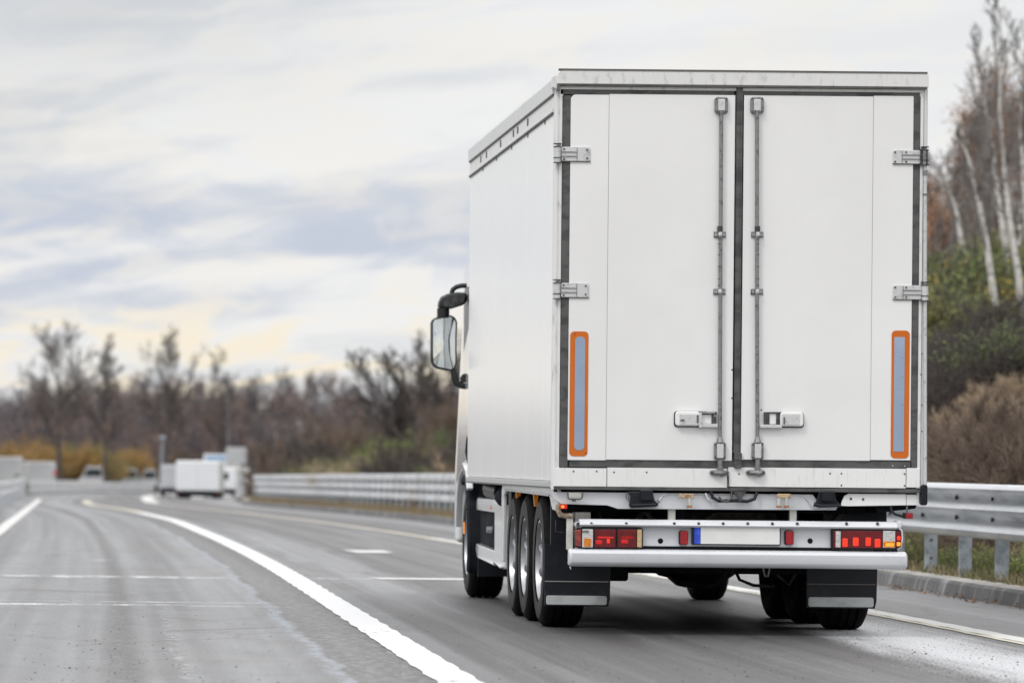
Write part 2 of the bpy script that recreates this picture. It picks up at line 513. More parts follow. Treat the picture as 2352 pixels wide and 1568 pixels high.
def asphalt_mat():
    m = bpy.data.materials.new('asphalt'); m.use_nodes = True; MATS['asphalt'] = m
    q = NT(m.node_tree); b = q.n['Principled BSDF']
    uvn = q.new('ShaderNodeUVMap'); uvn.uv_map = 'road'
    u, v, _ = q.sep(uvn.outputs[0])          # u = metres right of the solid line, v = metres ahead
    # long streaks along the driving direction
    wob = q.math('MULTIPLY', q.math('SUBTRACT', q.noise(q.comb(0.0, q.math('MULTIPLY', v, 0.03), 0.0), 1.0, 1), 0.5), 0.25)
    uw = q.math('ADD', u, wob)
    st1 = q.noise(q.comb(q.math('MULTIPLY', uw, 2.2), q.math('MULTIPLY', v, 0.012), 0.0), 1.0, 2, 0.5)
    st2 = q.noise(q.comb(q.math('MULTIPLY', uw, 9.0), q.math('MULTIPLY', v, 0.035), 3.0), 1.0, 3, 0.5)
    big = q.noise(q.comb(q.math('MULTIPLY', u, 0.5), q.math('MULTIPLY', v, 0.22), 5.0), 1.0, 4)
    fine = q.noise(q.comb(q.math('MULTIPLY', u, 62.0), q.math('MULTIPLY', v, 16.0), 0.0), 1.0, 4, 0.75)
    mott = q.noise(q.comb(q.math('MULTIPLY', u, 14.0), q.math('MULTIPLY', v, 5.0), 0.0), 1.0, 5, 0.7)
    c = q.mix(q.mapr(st1, .30, .72), (0.118, 0.119, 0.124), (0.172, 0.174, 0.181))
    c = q.mix(q.math('MULTIPLY', q.mapr(st2, .46, .70), .30), c, (0.23, 0.233, 0.242))
    c = q.mix(q.math('MULTIPLY', q.mapr(st2, .48, .30), .28), c, (0.12, 0.12, 0.124))
    c = q.mix(q.math('MULTIPLY', q.mapr(big, .45, .65), .35), c, (0.15, 0.142, 0.132))
    pat = q.noise(q.comb(q.math('MULTIPLY', u, 3.5), q.math('MULTIPLY', v, 0.7), 7.0), 1.0, 6, 0.68)
    c = q.mix(q.mapr(pat, .50, .70, 0, .5), c, (0.095, 0.092, 0.09))
    c = q.mix(q.mapr(pat, .48, .30, 0, .30), c, (0.25, 0.253, 0.262))
    # truck's lane: darker asphalt, toned down further to deepen the shade under the truck
    lane = q.math('MULTIPLY', q.mapr(u, 0.15, 0.45), q.mapr(u, 5.2, 4.4))
    c = q.mix(lane, c, (0.50, 0.485, 0.48), 'MULTIPLY')
    lst = q.noise(q.comb(q.math('MULTIPLY', uw, 5.0), q.math('MULTIPLY', v, 0.05), 11.0), 1.0, 5, 0.62)
    c = q.mix(q.math('MULTIPLY', lane, q.mapr(lst, .50, .66, 0, .75)), c, (0.15, 0.148, 0.15))
    c = q.mix(q.math('MULTIPLY', lane, q.mapr(lst, .48, .36, 0, .75)), c, (0.042, 0.040, 0.040))
    shoulder = q.mapr(u, 4.2, 4.6)
    c = q.mix(q.math('MULTIPLY', shoulder, .45), c, (0.20, 0.20, 0.21))
    # wheel tracks on the truck's lane, light dust between
    tr = q.math('ABSOLUTE', q.math('SUBTRACT', q.math('ABSOLUTE', q.math('SUBTRACT', uw, 2.45)), 1.15))
    c = q.mix(q.math('MULTIPLY', q.math('MULTIPLY', q.mapr(tr, 0.50, 0.1), lane), .5), c, (0.050, 0.048, 0.048))
    # crumbled dark strip on the left of the solid line
    ed = q.noise(q.comb(q.math('MULTIPLY', u, 1.2), q.math('MULTIPLY', v, 0.5), 9.0), 1.0, 5, 0.65)
    uu = q.math('ADD', u, q.math('MULTIPLY', q.math('SUBTRACT', ed, 0.5), 0.34))
    strip = q.math('MULTIPLY', q.mapr(uu, -0.58, -0.52), q.mapr(uu, -0.10, -0.13))
    sc_ = q.mix(q.mapr(mott, .42, .62), (0.035, 0.033, 0.032), (0.135, 0.13, 0.122))
    c = q.mix(q.math('MULTIPLY', strip, .85), c, sc_)
    # pale water-blue rim of that strip
    rim = q.math('MULTIPLY', q.mapr(uu, -0.66, -0.60), q.mapr(uu, -0.52, -0.58))
    c = q.mix(q.math('MULTIPLY', q.math('MULTIPLY', rim, q.mapr(mott, .42, .55)), .7), c, (0.25, 0.28, 0.33))
    # joint in the middle of the left lane
    jw = q.math('ADD', u, q.math('MULTIPLY', q.math('SUBTRACT', q.noise(q.comb(0.0, v, 2.0), 0.7, 4), .5), 0.12))
    jn = q.mapr(q.math('ABSOLUTE', q.math('ADD', jw, 1.78)), 0.16, 0.02)
    c = q.mix(q.math('MULTIPLY', q.math('MULTIPLY', jn, q.mapr(mott, .30, .55)), .85), c, (0.062, 0.059, 0.055))
    jn2 = q.mapr(q.math('ABSOLUTE', q.math('ADD', jw, 1.45)), 0.07, 0.01)
    c = q.mix(q.math('MULTIPLY', q.math('MULTIPLY', jn2, q.mapr(mott, .5, .6)), q.math('MULTIPLY', q.mapr(v, 37, 34), 0.5)), c, (0.42, 0.42, 0.44))
    # transverse pale scrapes
    def scrape(v0, w, u0, u1, strength, ph):
        rag = q.noise(q.comb(q.math('MULTIPLY', u, 9.0), q.math('MULTIPLY', v, 1.0), ph), 1.0, 5, 0.7)
        vv = q.math('ADD', v, q.math('MULTIPLY', q.math('SUBTRACT', rag, .5), w * 2.2))
        a = q.mapr(q.math('ABSOLUTE', q.math('SUBTRACT', vv, v0)), w, w * 0.25)
        bb = q.math('MULTIPLY', q.mapr(u, u0 - .1, u0 + .1), q.mapr(u, u1 + .5, u1 - .2))
        gaps = q.mapr(q.noise(q.comb(q.math('MULTIPLY', u, 5.0), v, ph), 1.0, 4, .7), .34, .66)
        return q.math('MULTIPLY', q.math('MULTIPLY', q.math('MULTIPLY', a, bb), gaps), strength)
    for v0, w, u0, u1, s_, ph in ((44.9, .42, -6, -.9, .85, 1), (36.35, .27, -6, -1.75, .95, 2), (37.1, .18, -1.9, -.75, .6, 3), (36.2, .12, -1.2, -.6, .6, 4),
                                  (37.2, .14, -3.2, -2.3, .45, 5), (36.45, .12, -1.75, -1.2, .55, 6), (52.0, .25, -2.1, -1.8, .6, 7), (45.0, .28, 0.2, 0.9, .55, 8)):
        c = q.mix(scrape(v0, w, u0, u1, s_, ph), c, (0.58, 0.59, 0.61))
    # spilled white powder near the right edge line
    sp = q.noise(q.comb(q.math('MULTIPLY', u, 3.0), q.math('MULTIPLY', v, 0.22), 4.0), 1.0, 5, 0.62)
    uc = q.math('ADD', u, q.math('MULTIPLY', q.math('SUBTRACT', sp, .5), 0.9))
    pw = q.mapr(q.math('ABSOLUTE', q.math('SUBTRACT', uc, q.mapr(v, 24, 34, 3.42, 3.62, False))), 1.0, 0.0)
    pw = q.math('MULTIPLY', pw, q.mapr(v, 38.5, 31.5))
    grain = q.mapr(q.math('ADD', q.math('MULTIPLY', pw, 0.9), q.math('MULTIPLY', q.math('SUBTRACT', fine, 0.5), 2.0)), 0.28, 0.95)
    c = q.mix(q.math('MULTIPLY', grain, q.mapr(pw, 0.02, 0.7, 0, .85)), c, (0.52, 0.53, 0.55))
    # pale dust patch left of the trucks wheels further on
    pd = q.mapr(q.math('ABSOLUTE', q.math('SUBTRACT', uc, 0.75)), 0.55, 0.1)
    pd = q.math('MULTIPLY', pd, q.math('MULTIPLY', q.mapr(v, 33, 42), q.mapr(v, 100, 60)))
    c = q.mix(q.math('MULTIPLY', pd, 0.40), c, (0.34, 0.345, 0.36))
    # cracks
    vo = q.new('ShaderNodeTexVoronoi'); vo.feature = 'DISTANCE_TO_EDGE'
    q.l.new(q.comb(q.math('ADD', q.math('MULTIPLY', u, 0.55), q.math('MULTIPLY', mott, .35)), q.math('ADD', q.math('MULTIPLY', v, 0.5), q.math('MULTIPLY', mott, .5)), 0.0), vo.inputs['Vector'])
    vo.inputs['Scale'].default_value = 1.0
    crack = q.math('MULTIPLY', q.mapr(vo.outputs['Distance'], 0.016, 0.004), q.mapr(big, .46, .54))
    c = q.mix(q.math('MULTIPLY', crack, .7), c, (0.05, 0.048, 0.047))
    # aggregate speckle
    c = q.mix(q.mapr(fine, .55, .70, 0, .62), c, (0.33, 0.33, 0.34))
    c = q.mix(q.mapr(fine, .46, .32, 0, .8), c, (0.06, 0.06, 0.062))
    c = q.mix(q.mapr(mott, .60, .78, 0, .35), c, (0.10, 0.098, 0.095))
    q.l.new(c, b.inputs['Base Color'])
    q.l.new(q.mapr(st1, .3, .7, .60, .40), b.inputs['Roughness'])
    hh = q.math('ADD', q.math('MULTIPLY', fine, 1.0), q.math('MULTIPLY', mott, .8))
    q.l.new(q.bump(hh, 0.55, 0.006), b.inputs['Normal'])


asphalt_mat()


def sheet(name, fl, fr, y0, y1, dz, material, step=1.0, cols=2, uv=False):
    ys = np.arange(y0, y1 + 1e-6, step)
    vs = []; uvs = []
    for y in ys:
        a, b = fl(y), fr(y)
        for k in range(cols):
            x = a + (b - a) * k / (cols - 1)
            vs.append((x, y, zr(y) + dz)); uvs.append((x - MID(y), y))
    fs = [(i * cols + k, i * cols + k + 1, (i + 1) * cols + k + 1, (i + 1) * cols + k) for i in range(len(ys) - 1) for k in range(cols - 1)]
    mb = MB(); mb.add(vs, fs)
    o = mb.build(name, material, smooth=60)
    if uv:
        lay = o.data.uv_layers.new(name='road')
        for li, l in enumerate(o.data.loops): lay.data[li].uv = uvs[l.vertex_index]
    tag(o, kind='structure')
    return o


sheet('road', lambda y: LBAR(y) - 0.6, lambda y: KERB(y) + 0.01, -60, 700, 0.0, 'asphalt', 2.0, 6, True)


def paint_mat(name, col, wear, edge):
    m = bpy.data.materials.new(name); m.use_nodes = True; MATS[name] = m
    q = NT(m.node_tree); b = q.n['Principled BSDF']
    tc = q.new('ShaderNodeTexCoord'); P = tc.outputs['Object']
    s_ = q.sep(P)
    n = q.noise(q.comb(q.math('MULTIPLY', s_[0], 16.0), q.math('MULTIPLY', s_[1], 2.0), 0.0), 1.0, 6, .7)
    n2 = q.noise(q.comb(q.math('MULTIPLY', s_[0], 1.5), q.math('MULTIPLY', s_[1], .3), 0.0), 1.0, 3, .7)
    f = q.mapr(q.math('ADD', n, q.math('MULTIPLY', q.math('SUBTRACT', n2, .5), .5)), wear, wear + .10)
    c = q.mix(f, col, (0.22, 0.22, 0.215))
    q.l.new(c, b.inputs['Base Color']); b.inputs['Roughness'].default_value = .6
    q.l.new(q.bump(n, .3, .004), b.inputs['Normal'])


paint_mat('paint_white', (0.62, 0.62, 0.625), .60, .1)
paint_mat('paint_old', (0.46, 0.42, 0.34), .57, .1)
paint_mat('paint_bright', (0.52, 0.52, 0.505), .60, .1)



def line(fc, w, y0, y1, material, step=0.25, rag=0.012, name='road_marking'):
    n_ = [random.random() * 10 for _ in range(4)]
    def j(y, k): return rag * (math.sin(y * 5.1 + n_[k]) * .5 + math.sin(y * 13.7 + n_[k + 1]) * .3 + math.sin(y * 31.0 + n_[k]) * .3)
    return sheet(name, lambda y: fc(y) - w / 2 + j(y, 0), lambda y: fc(y) + w / 2 + j(y, 2), y0, y1, 0.005, material, step)


line(MID, 0.245, 20, 110, 'paint_white')
line(MID, 0.28, 110, 170, 'paint_old', 1.0)
line(LEFT, 0.22, 20, 178, 'paint_bright', 0.5)
line(lambda y: RIGHT(y) + 0.03, 0.17, 24, 70, 'paint_bright')
line(lambda y: RIGHT(y) - 0.10, 0.07, 24, 70, 'paint_old', rag=.01)
line(RIGHT, 0.17, 70, 160, 'paint_old', .5)
line(RIGHT, 0.5, 160, 330, 'paint_bright', 1.0)
# short transverse bars in the truck's lane
for (x0, x1, ya, yb) in ((2.78, 3.75, 44.7, 45.3), (3.25, 3.72, 57.4, 59.0)):
    mb = MB(); mb.add([(x0, ya, .005), (x1, ya, .005), (x1 - .03, yb, .005), (x0 - .12, yb, .005)], [(0, 1, 2, 3)])
    tag(mb.build('road_marking', 'paint_bright', smooth=0), kind='structure')

# kerb of separate concrete blocks, gap every metre
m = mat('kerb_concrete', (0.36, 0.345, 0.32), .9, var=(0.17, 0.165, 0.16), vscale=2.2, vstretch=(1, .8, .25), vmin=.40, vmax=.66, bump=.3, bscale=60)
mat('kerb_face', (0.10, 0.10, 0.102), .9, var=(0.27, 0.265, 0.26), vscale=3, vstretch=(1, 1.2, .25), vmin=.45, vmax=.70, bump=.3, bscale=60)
mb = MB()
y = 18.0
while y < 165:
    L = 1.5 if y < 80 else 3.0
    ya, yb = y + .02, y + L - .02
    a, b_ = KERB(ya), KERB(yb); za, zb = zr(ya), zr(yb)
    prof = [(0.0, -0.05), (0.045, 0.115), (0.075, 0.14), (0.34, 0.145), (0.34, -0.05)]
    vs = [(a + p[0], ya, za + p[1]) for p in prof] + [(b_ + p[0] + random.uniform(-.006, .006), yb, zb + p[1]) for p in prof]
    mb.mi = 0
    mb.add(vs, [(0, 1, 2, 3, 4), (9, 8, 7, 6, 5)] + [(i, i + 5, (i + 1) % 5 + 5, (i + 1) % 5) for i in range(5)])
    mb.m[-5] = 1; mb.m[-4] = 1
    y += L
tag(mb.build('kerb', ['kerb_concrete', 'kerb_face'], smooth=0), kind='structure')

# ------------------------------------------------------------------ guardrails
THRIE = [(0.000, .52), (0.061, .535), (0.131, .565), (0.150, .595), (0.131, .625), (0.035, .66), (0.000, .70), (0.035, .735), (0.131, .765), (0.150, .79), (0.131, .815),
         (0.035, .85), (0.000, .885), (0.035, .92), (0.131, .95), (0.150, .975), (0.124, 1.0), (0.053, 1.02)]


def rail_strip(mb, fc, y0, y1, prof, side, step=.75, th=.004, shift=0.0):
    """corrugated strip: prof (depth towards the road, height); side=-1 -> bulges to -x"""
    ys = list(np.arange(y0, y1, step)) + [y1]
    n = len(prof); vs = []
    for y in ys:
        for (d, z) in prof: vs.append((fc(y) + side * (d + shift), y, zr(y) + z))
    for y in ys:
        for (d, z) in prof: vs.append((fc(y) + side * (d + shift - .006), y, zr(y) + z))
    fs = []; m = len(ys)
    for i in range(m - 1):
        for k in range(n - 1):
            a = i * n + k
            fs.append((a, a + 1, a + 1 + n, a + n))
            c = a + m * n
            fs.append((c, c + n, c + 1 + n, c + 1))
    for i in range(m - 1):
        for k in (0, n - 1):
            a = i * n + k; fs.append((a, a + n, a + n + m * n, a + m * n))
    for k in range(n - 1):
        for i in (0, m - 1):
            a = i * n + k; fs.append((a, a + 1, a + 1 + m * n, a + m * n))
    mb.add(vs, fs)


GX = lambda y: KERB(y) + 0.36
gr = thing('guardrail', (GX(40), 40, 0.14), 'galvanised corrugated guardrail on flat steel posts behind the kerb, right of the truck', 'guardrail')
y = 20.5
k = 0
while y < 58:
    mb = MB(); rail_strip(mb, GX, y, y + 4.32, THRIE, -1, .5, shift=.0 if k % 2 else .009)
    mb.build('rail_panel', 'galvanised', gr, smooth=50)
    y += 4.2; k += 1
k = 0
y = 40.6 - 1.7 * 9
while y < 58:
    x = GX(y); z0 = zr(y) + .10
    mb = MB(); mb.box(x + .012, x + .13, y - .02, y + .03, z0 - .1, z0 + .84)
    mb.build('post', 'galvanised_post', gr, bevel=.004)
    mb = MB()
    for hz in (.20, .42):
        mb.cyl((x + .07, y - .0235, z0 + hz * .8 + .02), (x + .07, y - .0195, z0 + hz * .8 + .02), .017, 10)
    if 43.5 < y < 44.5:
        mb.build('bolt_hole', 'groove_dark', gr)
    mb = MB()
    for hz in (.70, .885):
        mb.tube([(x - .004, y + .0, z0 - .10 + hz), (x - .03, y, z0 - .10 + hz)], .02, 8)
    mb.build('bolt', 'dark_steel', gr)
    y += 1.7
# farther on the three bars are separate
gf = thing('guardrail', (GX(90), 90, zr(90) + .14), 'pale guardrail of three thin separate bars curving away beyond the truck cab', 'guardrail')
for (z0, z1) in ((.85, 1.0), (.64, .77), (.42, .56)):
    mb = MB(); rail_strip(mb, GX, 59.5, 153, [(0, z0), (.05, z0 + .01), (.06, (z0 + z1) / 2), (.05, z1 - .01), (0, z1)], -1, 1.5)
    mb.build('rail_bar', 'far_rail', gf, smooth=50)
y = 60.5
pm = None
while y < 153:
    x = GX(y)
    if pm is None:
        mb = MB(); mb.box(-.01, .075, -.04, .04, -.1, .98)
        po = mb.build('post', 'far_post'); pm = po
    else:
        po = pm.copy(); COL.objects.link(po)
    po.parent = gf; po.location = Vector((x, y, zr(y) + .02)) - ORIGIN[gf.name]
    y += 1.35
# left barrier
gl = thing('guardrail', (LBAR(120), 120, zr(120)), 'pale steel barrier along the left lane, its near end at the left picture edge', 'guardrail')
for (z0, z1) in ((.24, .42), (.50, .72)):
    mb = MB(); rail_strip(mb, LBAR, 60, 212, [(0, z0), (.05, z0 + .01), (.07, (z0 + z1) / 2), (.05, z1 - .01), (0, z1)], 1, 2.0)
    mb.build('rail_bar', 'far_rail', gl, smooth=50)
y = 61; pm = None
while y < 212:
    if pm is None:
        mb = MB(); mb.box(-.12, -.005, -.05, .05, -.1, .74); po = mb.build('post', 'far_post'); pm = po
    else:
        po = pm.copy(); COL.objects.link(po)
    po.parent = gl; po.location = Vector((LBAR(y), y, zr(y))) - ORIGIN[gl.name]
    y += 2.6
mb = MB(); mb.box(LBAR(214) - .25, LBAR(214) + .25, 212.4, 215, zr(214) - .05, zr(214) + .86)
tag(mb.build('concrete_block', 'far_white', bevel=.04), 'pale end block where the left barrier meets the farther fence', 'block')
gb = thing('roadside_fence', (LBAR(310), 310, zr(310)), 'long grey close-posted fence crossing behind the far bend', 'fence')
for (z0, z1) in ((.12, .36), (.42, .80)):
    mb = MB(); rail_strip(mb, LBAR, 216, 520, [(0, z0), (.05, z0 + .01), (.07, (z0 + z1) / 2), (.05, z1 - .01), (0, z1)], 1, 4.0)
    mb.build('rail_bar', 'far_rail', gb, smooth=50)
y = 217; pm = None
while y < 500:
    if pm is None:
        mb = MB(); mb.box(-.12, -.005, -.08, .08, -.1, .82); po = mb.build('post', 'far_post'); pm = po
    else:
        po = pm.copy(); COL.objects.link(po)
    po.parent = gb; po.location = Vector((LBAR(y), y, zr(y))) - ORIGIN[gb.name]
    y += 4.0

# ------------------------------------------------------------------ the truck
S = 31.0 / F                       # metres per drawing unit on the rear face
YR = 31.0                          # rear face distance


def EX(x, y=640.0): return ((x - 236) + .0095 * (y - 1050)) * S
def EZ(y, x=1700.0): return H - (y - 1050 - .0095 * (x - 236)) * S


def rect(x0, y0, x1, y1):
    """drawing rectangle -> X0, X1, Z0, Z1 (upright)"""
    cx, cy = (x0 + x1) / 2, (y0 + y1) / 2
    X, Z = EX(cx, cy), EZ(cy, cx)
    w, h = abs(x1 - x0) * S / 2, abs(y1 - y0) * S / 2
    return X - w, X + w, Z - h, Z + h


def eb(mb, x0, y0, x1, y1, out, inn=0.0):
    """box on the rear face: out = metres towards the viewer, inn = metres into the truck"""
    a, b, c, d = rect(x0, y0, x1, y1)
    mb.box(a, b, YR - out, YR + inn, c, d)
    return mb


def ep(x, y, out=0.0): return (EX(x, y), YR - out, EZ(y, x))


def epr(mb, x0, y0, x1, y1, r, out, inn=0.0, n=4):
    a, b, c, d = rect(x0, y0, x1, y1)
    mb.prism(rrect(a, c, b, d, r, n), 'y', YR - out, YR + inn)
    return mb


XL, XR = 3.090, 5.652
ZB, ZT = 1.005, 3.845
YF = 38.2
truck = thing('box_truck', (4.37, YR, 0), 'large white box truck with orange-edged reflector strips on its shut rear doors', 'truck')

# --- cargo box -------------------------------------------------------------
mb = MB(); mb.box(XL + .02, XR - .012, YR + .05, YF, ZB + .03, ZT - .02)
box_core = mb.build('cargo_box', 'groove', truck)
seams = [YR + .10, YR + .30, 31.72, 33.0, 34.3, 35.62, 36.9, YF]
sp0, sp1 = ZB + .05, ZT - .235
for i in range(len(seams) - 1):
    mb = MB(); mb.box(XL + .002, XL + .02, seams[i] + .004, seams[i + 1] - .004, sp0, sp1)
    mb.build('side_panel', 'side_paint', box_core, bevel=.003)
mb = MB(); mb.box(XR - .012, XR + .0, YR + .10, YF, sp0, sp1); mb.build('side_panel', 'side_paint', box_core)
mb = MB(); mb.box(XL + .03, XR - .03, YF + .002, YF + .03, ZB + .05, ZT - .03); mb.build('front_panel', 'side_paint', box_core)
# roof and its side rails
mb = MB(); mb.box(XL + .05, XR - .03, YR + .09, YF, ZT - .018, ZT + .012); mb.build('roof', 'trim_paint', box_core)
mb = MB(); mb.prism([(XL - .012, ZT - .125), (XL - .016, ZT - .03), (XL + .01, ZT + .01), (XL + .06, ZT + .022), (XL + .06, ZT - .125)], 'y', YR + .08, YF + .02)
mb.build('roof_rail', 'roof_rail', box_core)
mb = MB(); mb.box(XL + .000, XL + .03, YR + .10, YF, ZT - .222, ZT - .128); mb.build('vent_rail', 'trim_paint', box_core)
mb = MB(); mb.prism([(XL - .012, ZT - .250), (XL - .006, ZT - .222), (XL + .03, ZT - .222), (XL + .03, ZT - .250)], 'y', YR + .10, YF); mb.build('rail_lip', 'roof_rail', box_core)
mb = MB(); mb.box(XL - .010, XL + .01, YR + .10, YF, ZT - .137, ZT - .126); mb.box(XL - .010, XL + .01, YR + .10, YF, ZT - .262, ZT - .252); mb.box(XL - .006, XL + .01, YR + .07, YF, ZB - .004, ZB + .008); mb.build('shadow_gap', 'groove_dark', box_core)
for i, yy in enumerate((32.95, 33.75, 34.1, 35.2, 36.5, 37.05)):
    mb = MB(); mb.prism([(p[0], p[1]) for p in rrect(yy, ZT - .205, yy + .10, ZT - .15, .02)], 'x', XL - .003, XL + .001)
    mb.build('vent_slot', 'groove_dark', box_core)
for yy in seams[2:-1]:
    mb = MB(); mb.box(XL - .003, XL + .001, yy - .012, yy + .012, ZT - .29, ZT - .262); mb.build('seam_clip', 'groove_dark', box_core)
# lower side rail
mb = MB(); mb.prism([(XL - .008, ZB + .01), (XL - .012, ZB + .045), (XL + .02, ZB + .048), (XL + .03, ZB), (XL + .0, ZB)], 'y', YR + .06, YF)
mb.build('side_rail', 'roof_rail', box_core)
mb = MB(); mb.box(XL + .05, XR - .05, YR + .05, YF, ZB + .0, ZB + .028); mb.build('floor', 'chassis', box_core)
mb = MB(); mb.box(XR - .02, XR + .006, YR + .06, YF, ZB, ZT - .02); mb.build('side_panel', 'side_paint', box_core)

# --- rear frame ------------------------------------------------------------
mb = MB()
a, b, c, d = rect(1283, 165, 2127, 198)
cap = [(XL + .005, c), (XL + .004, d - .05), (XL + .014, d - .02), (XL + .045, d), (XR - .004, d - .0), (XR, d - .008), (XR, c)]
mb.prism(cap, 'y', YR - .035, YR + .09)
mb.build('roof_cap', 'trim_paint', truck, bevel=.006)
mb = MB(); mb.box(XL + .02, XR - .01, YR - .038, YR + .01, d - .006, d + .007); mb.build('cap_seal', 'groove_dark', truck)
mb = MB(); mb.box(XL + .01, XR - .01, YR - .038, YR + .03, c - .012, c - .001); mb.build('drip_edge', 'seal_rubber', truck)
mb = MB(); mb.box(XL + .02, XR - .03, YR - .012, YR + .06, c - .035, c - .012); mb.build('door_frame', 'trim_paint', truck, bevel=.004)
# corner posts
mb = MB(); mb.tube([(XL + .022, YR + .035, ZB - .01), (XL + .022, YR + .035, c - .02)], .024, 14)
mb.box(XL + .03, XL + .052, YR - .006, YR + .06, ZB, c - .03)
mb.build('corner_post', 'trim_paint', truck)
mb = MB(); mb.box(XL + .0, XL + .02, YR + .055, YR + .10, ZB, ZT - .13); mb.build('corner_trim', 'trim_paint', truck)
mb = MB(); mb.box(XR - .055, XR - .028, YR - .006, YR + .06, ZB + .02, c - .012); mb.build('door_frame', 'trim_paint', truck, bevel=.003)
mb = MB(); mb.box(XR - .027, XR + .002, YR + .0, YR + .10, ZB + .0, c - .0); mb.build('corner_post', 'roof_rail', truck, bevel=.008)
mb = MB(); mb.tube([ep(2124, 380, .012), ep(2124, 1130, .012)], .013, 12); mb.build('drain_pipe', 'zinc_light', truck)
for yy in (436, 590): pass
mb = MB(); mb.tube([ep(2124, 392, .012), ep(2124, 404, .012)], .017, 12); mb.tube([ep(2124, 445, .012), ep(2124, 450, .012)], .016, 12); mb.build('pipe_collar', 'zinc', truck)
mb = MB(); epr(mb, 2114, 1112, 2129, 1160, .018, .03, .05); mb.build('corner_buffer', 'black_plastic', truck, bevel=.008)
# left top corner bracket
mb = MB(); a, b, c1, d1 = rect(1269, 170, 1283, 208); mb.prism([(a, c1 + .02), (a + .0, d1 - .02), (b, d1), (b, c1)], 'y', YR - .03, YR + .10)
mb.build('corner_bracket', 'trim_paint', truck, bevel=.003)
mb = MB(); eb(mb, 1278, 196, 1284, 210, .04); mb.build('corner_seal', 'groove_dark', truck)

# --- doors ---------------------------------------------------------------------
# dark seal frame behind the panels
mbS = MB()
eb(mbS, 1287, 203, 1686, 219, .004, .03); eb(mbS, 1288, 219, 1308, 1056, .004, .03); eb(mbS, 1287, 1056, 1686, 1074, .004, .03)


def screws(parent, pts, r=.0055, out=.012, m_='dark_steel', name='screw'):
    for (x, y) in pts:
        mb = MB(); X, _, Z = ep(x, y)
        mb.tube([(X, YR - out, Z), (X, YR - out - .003, Z)], [r, r * .6], 10)
        mb.build(name, m_, parent)


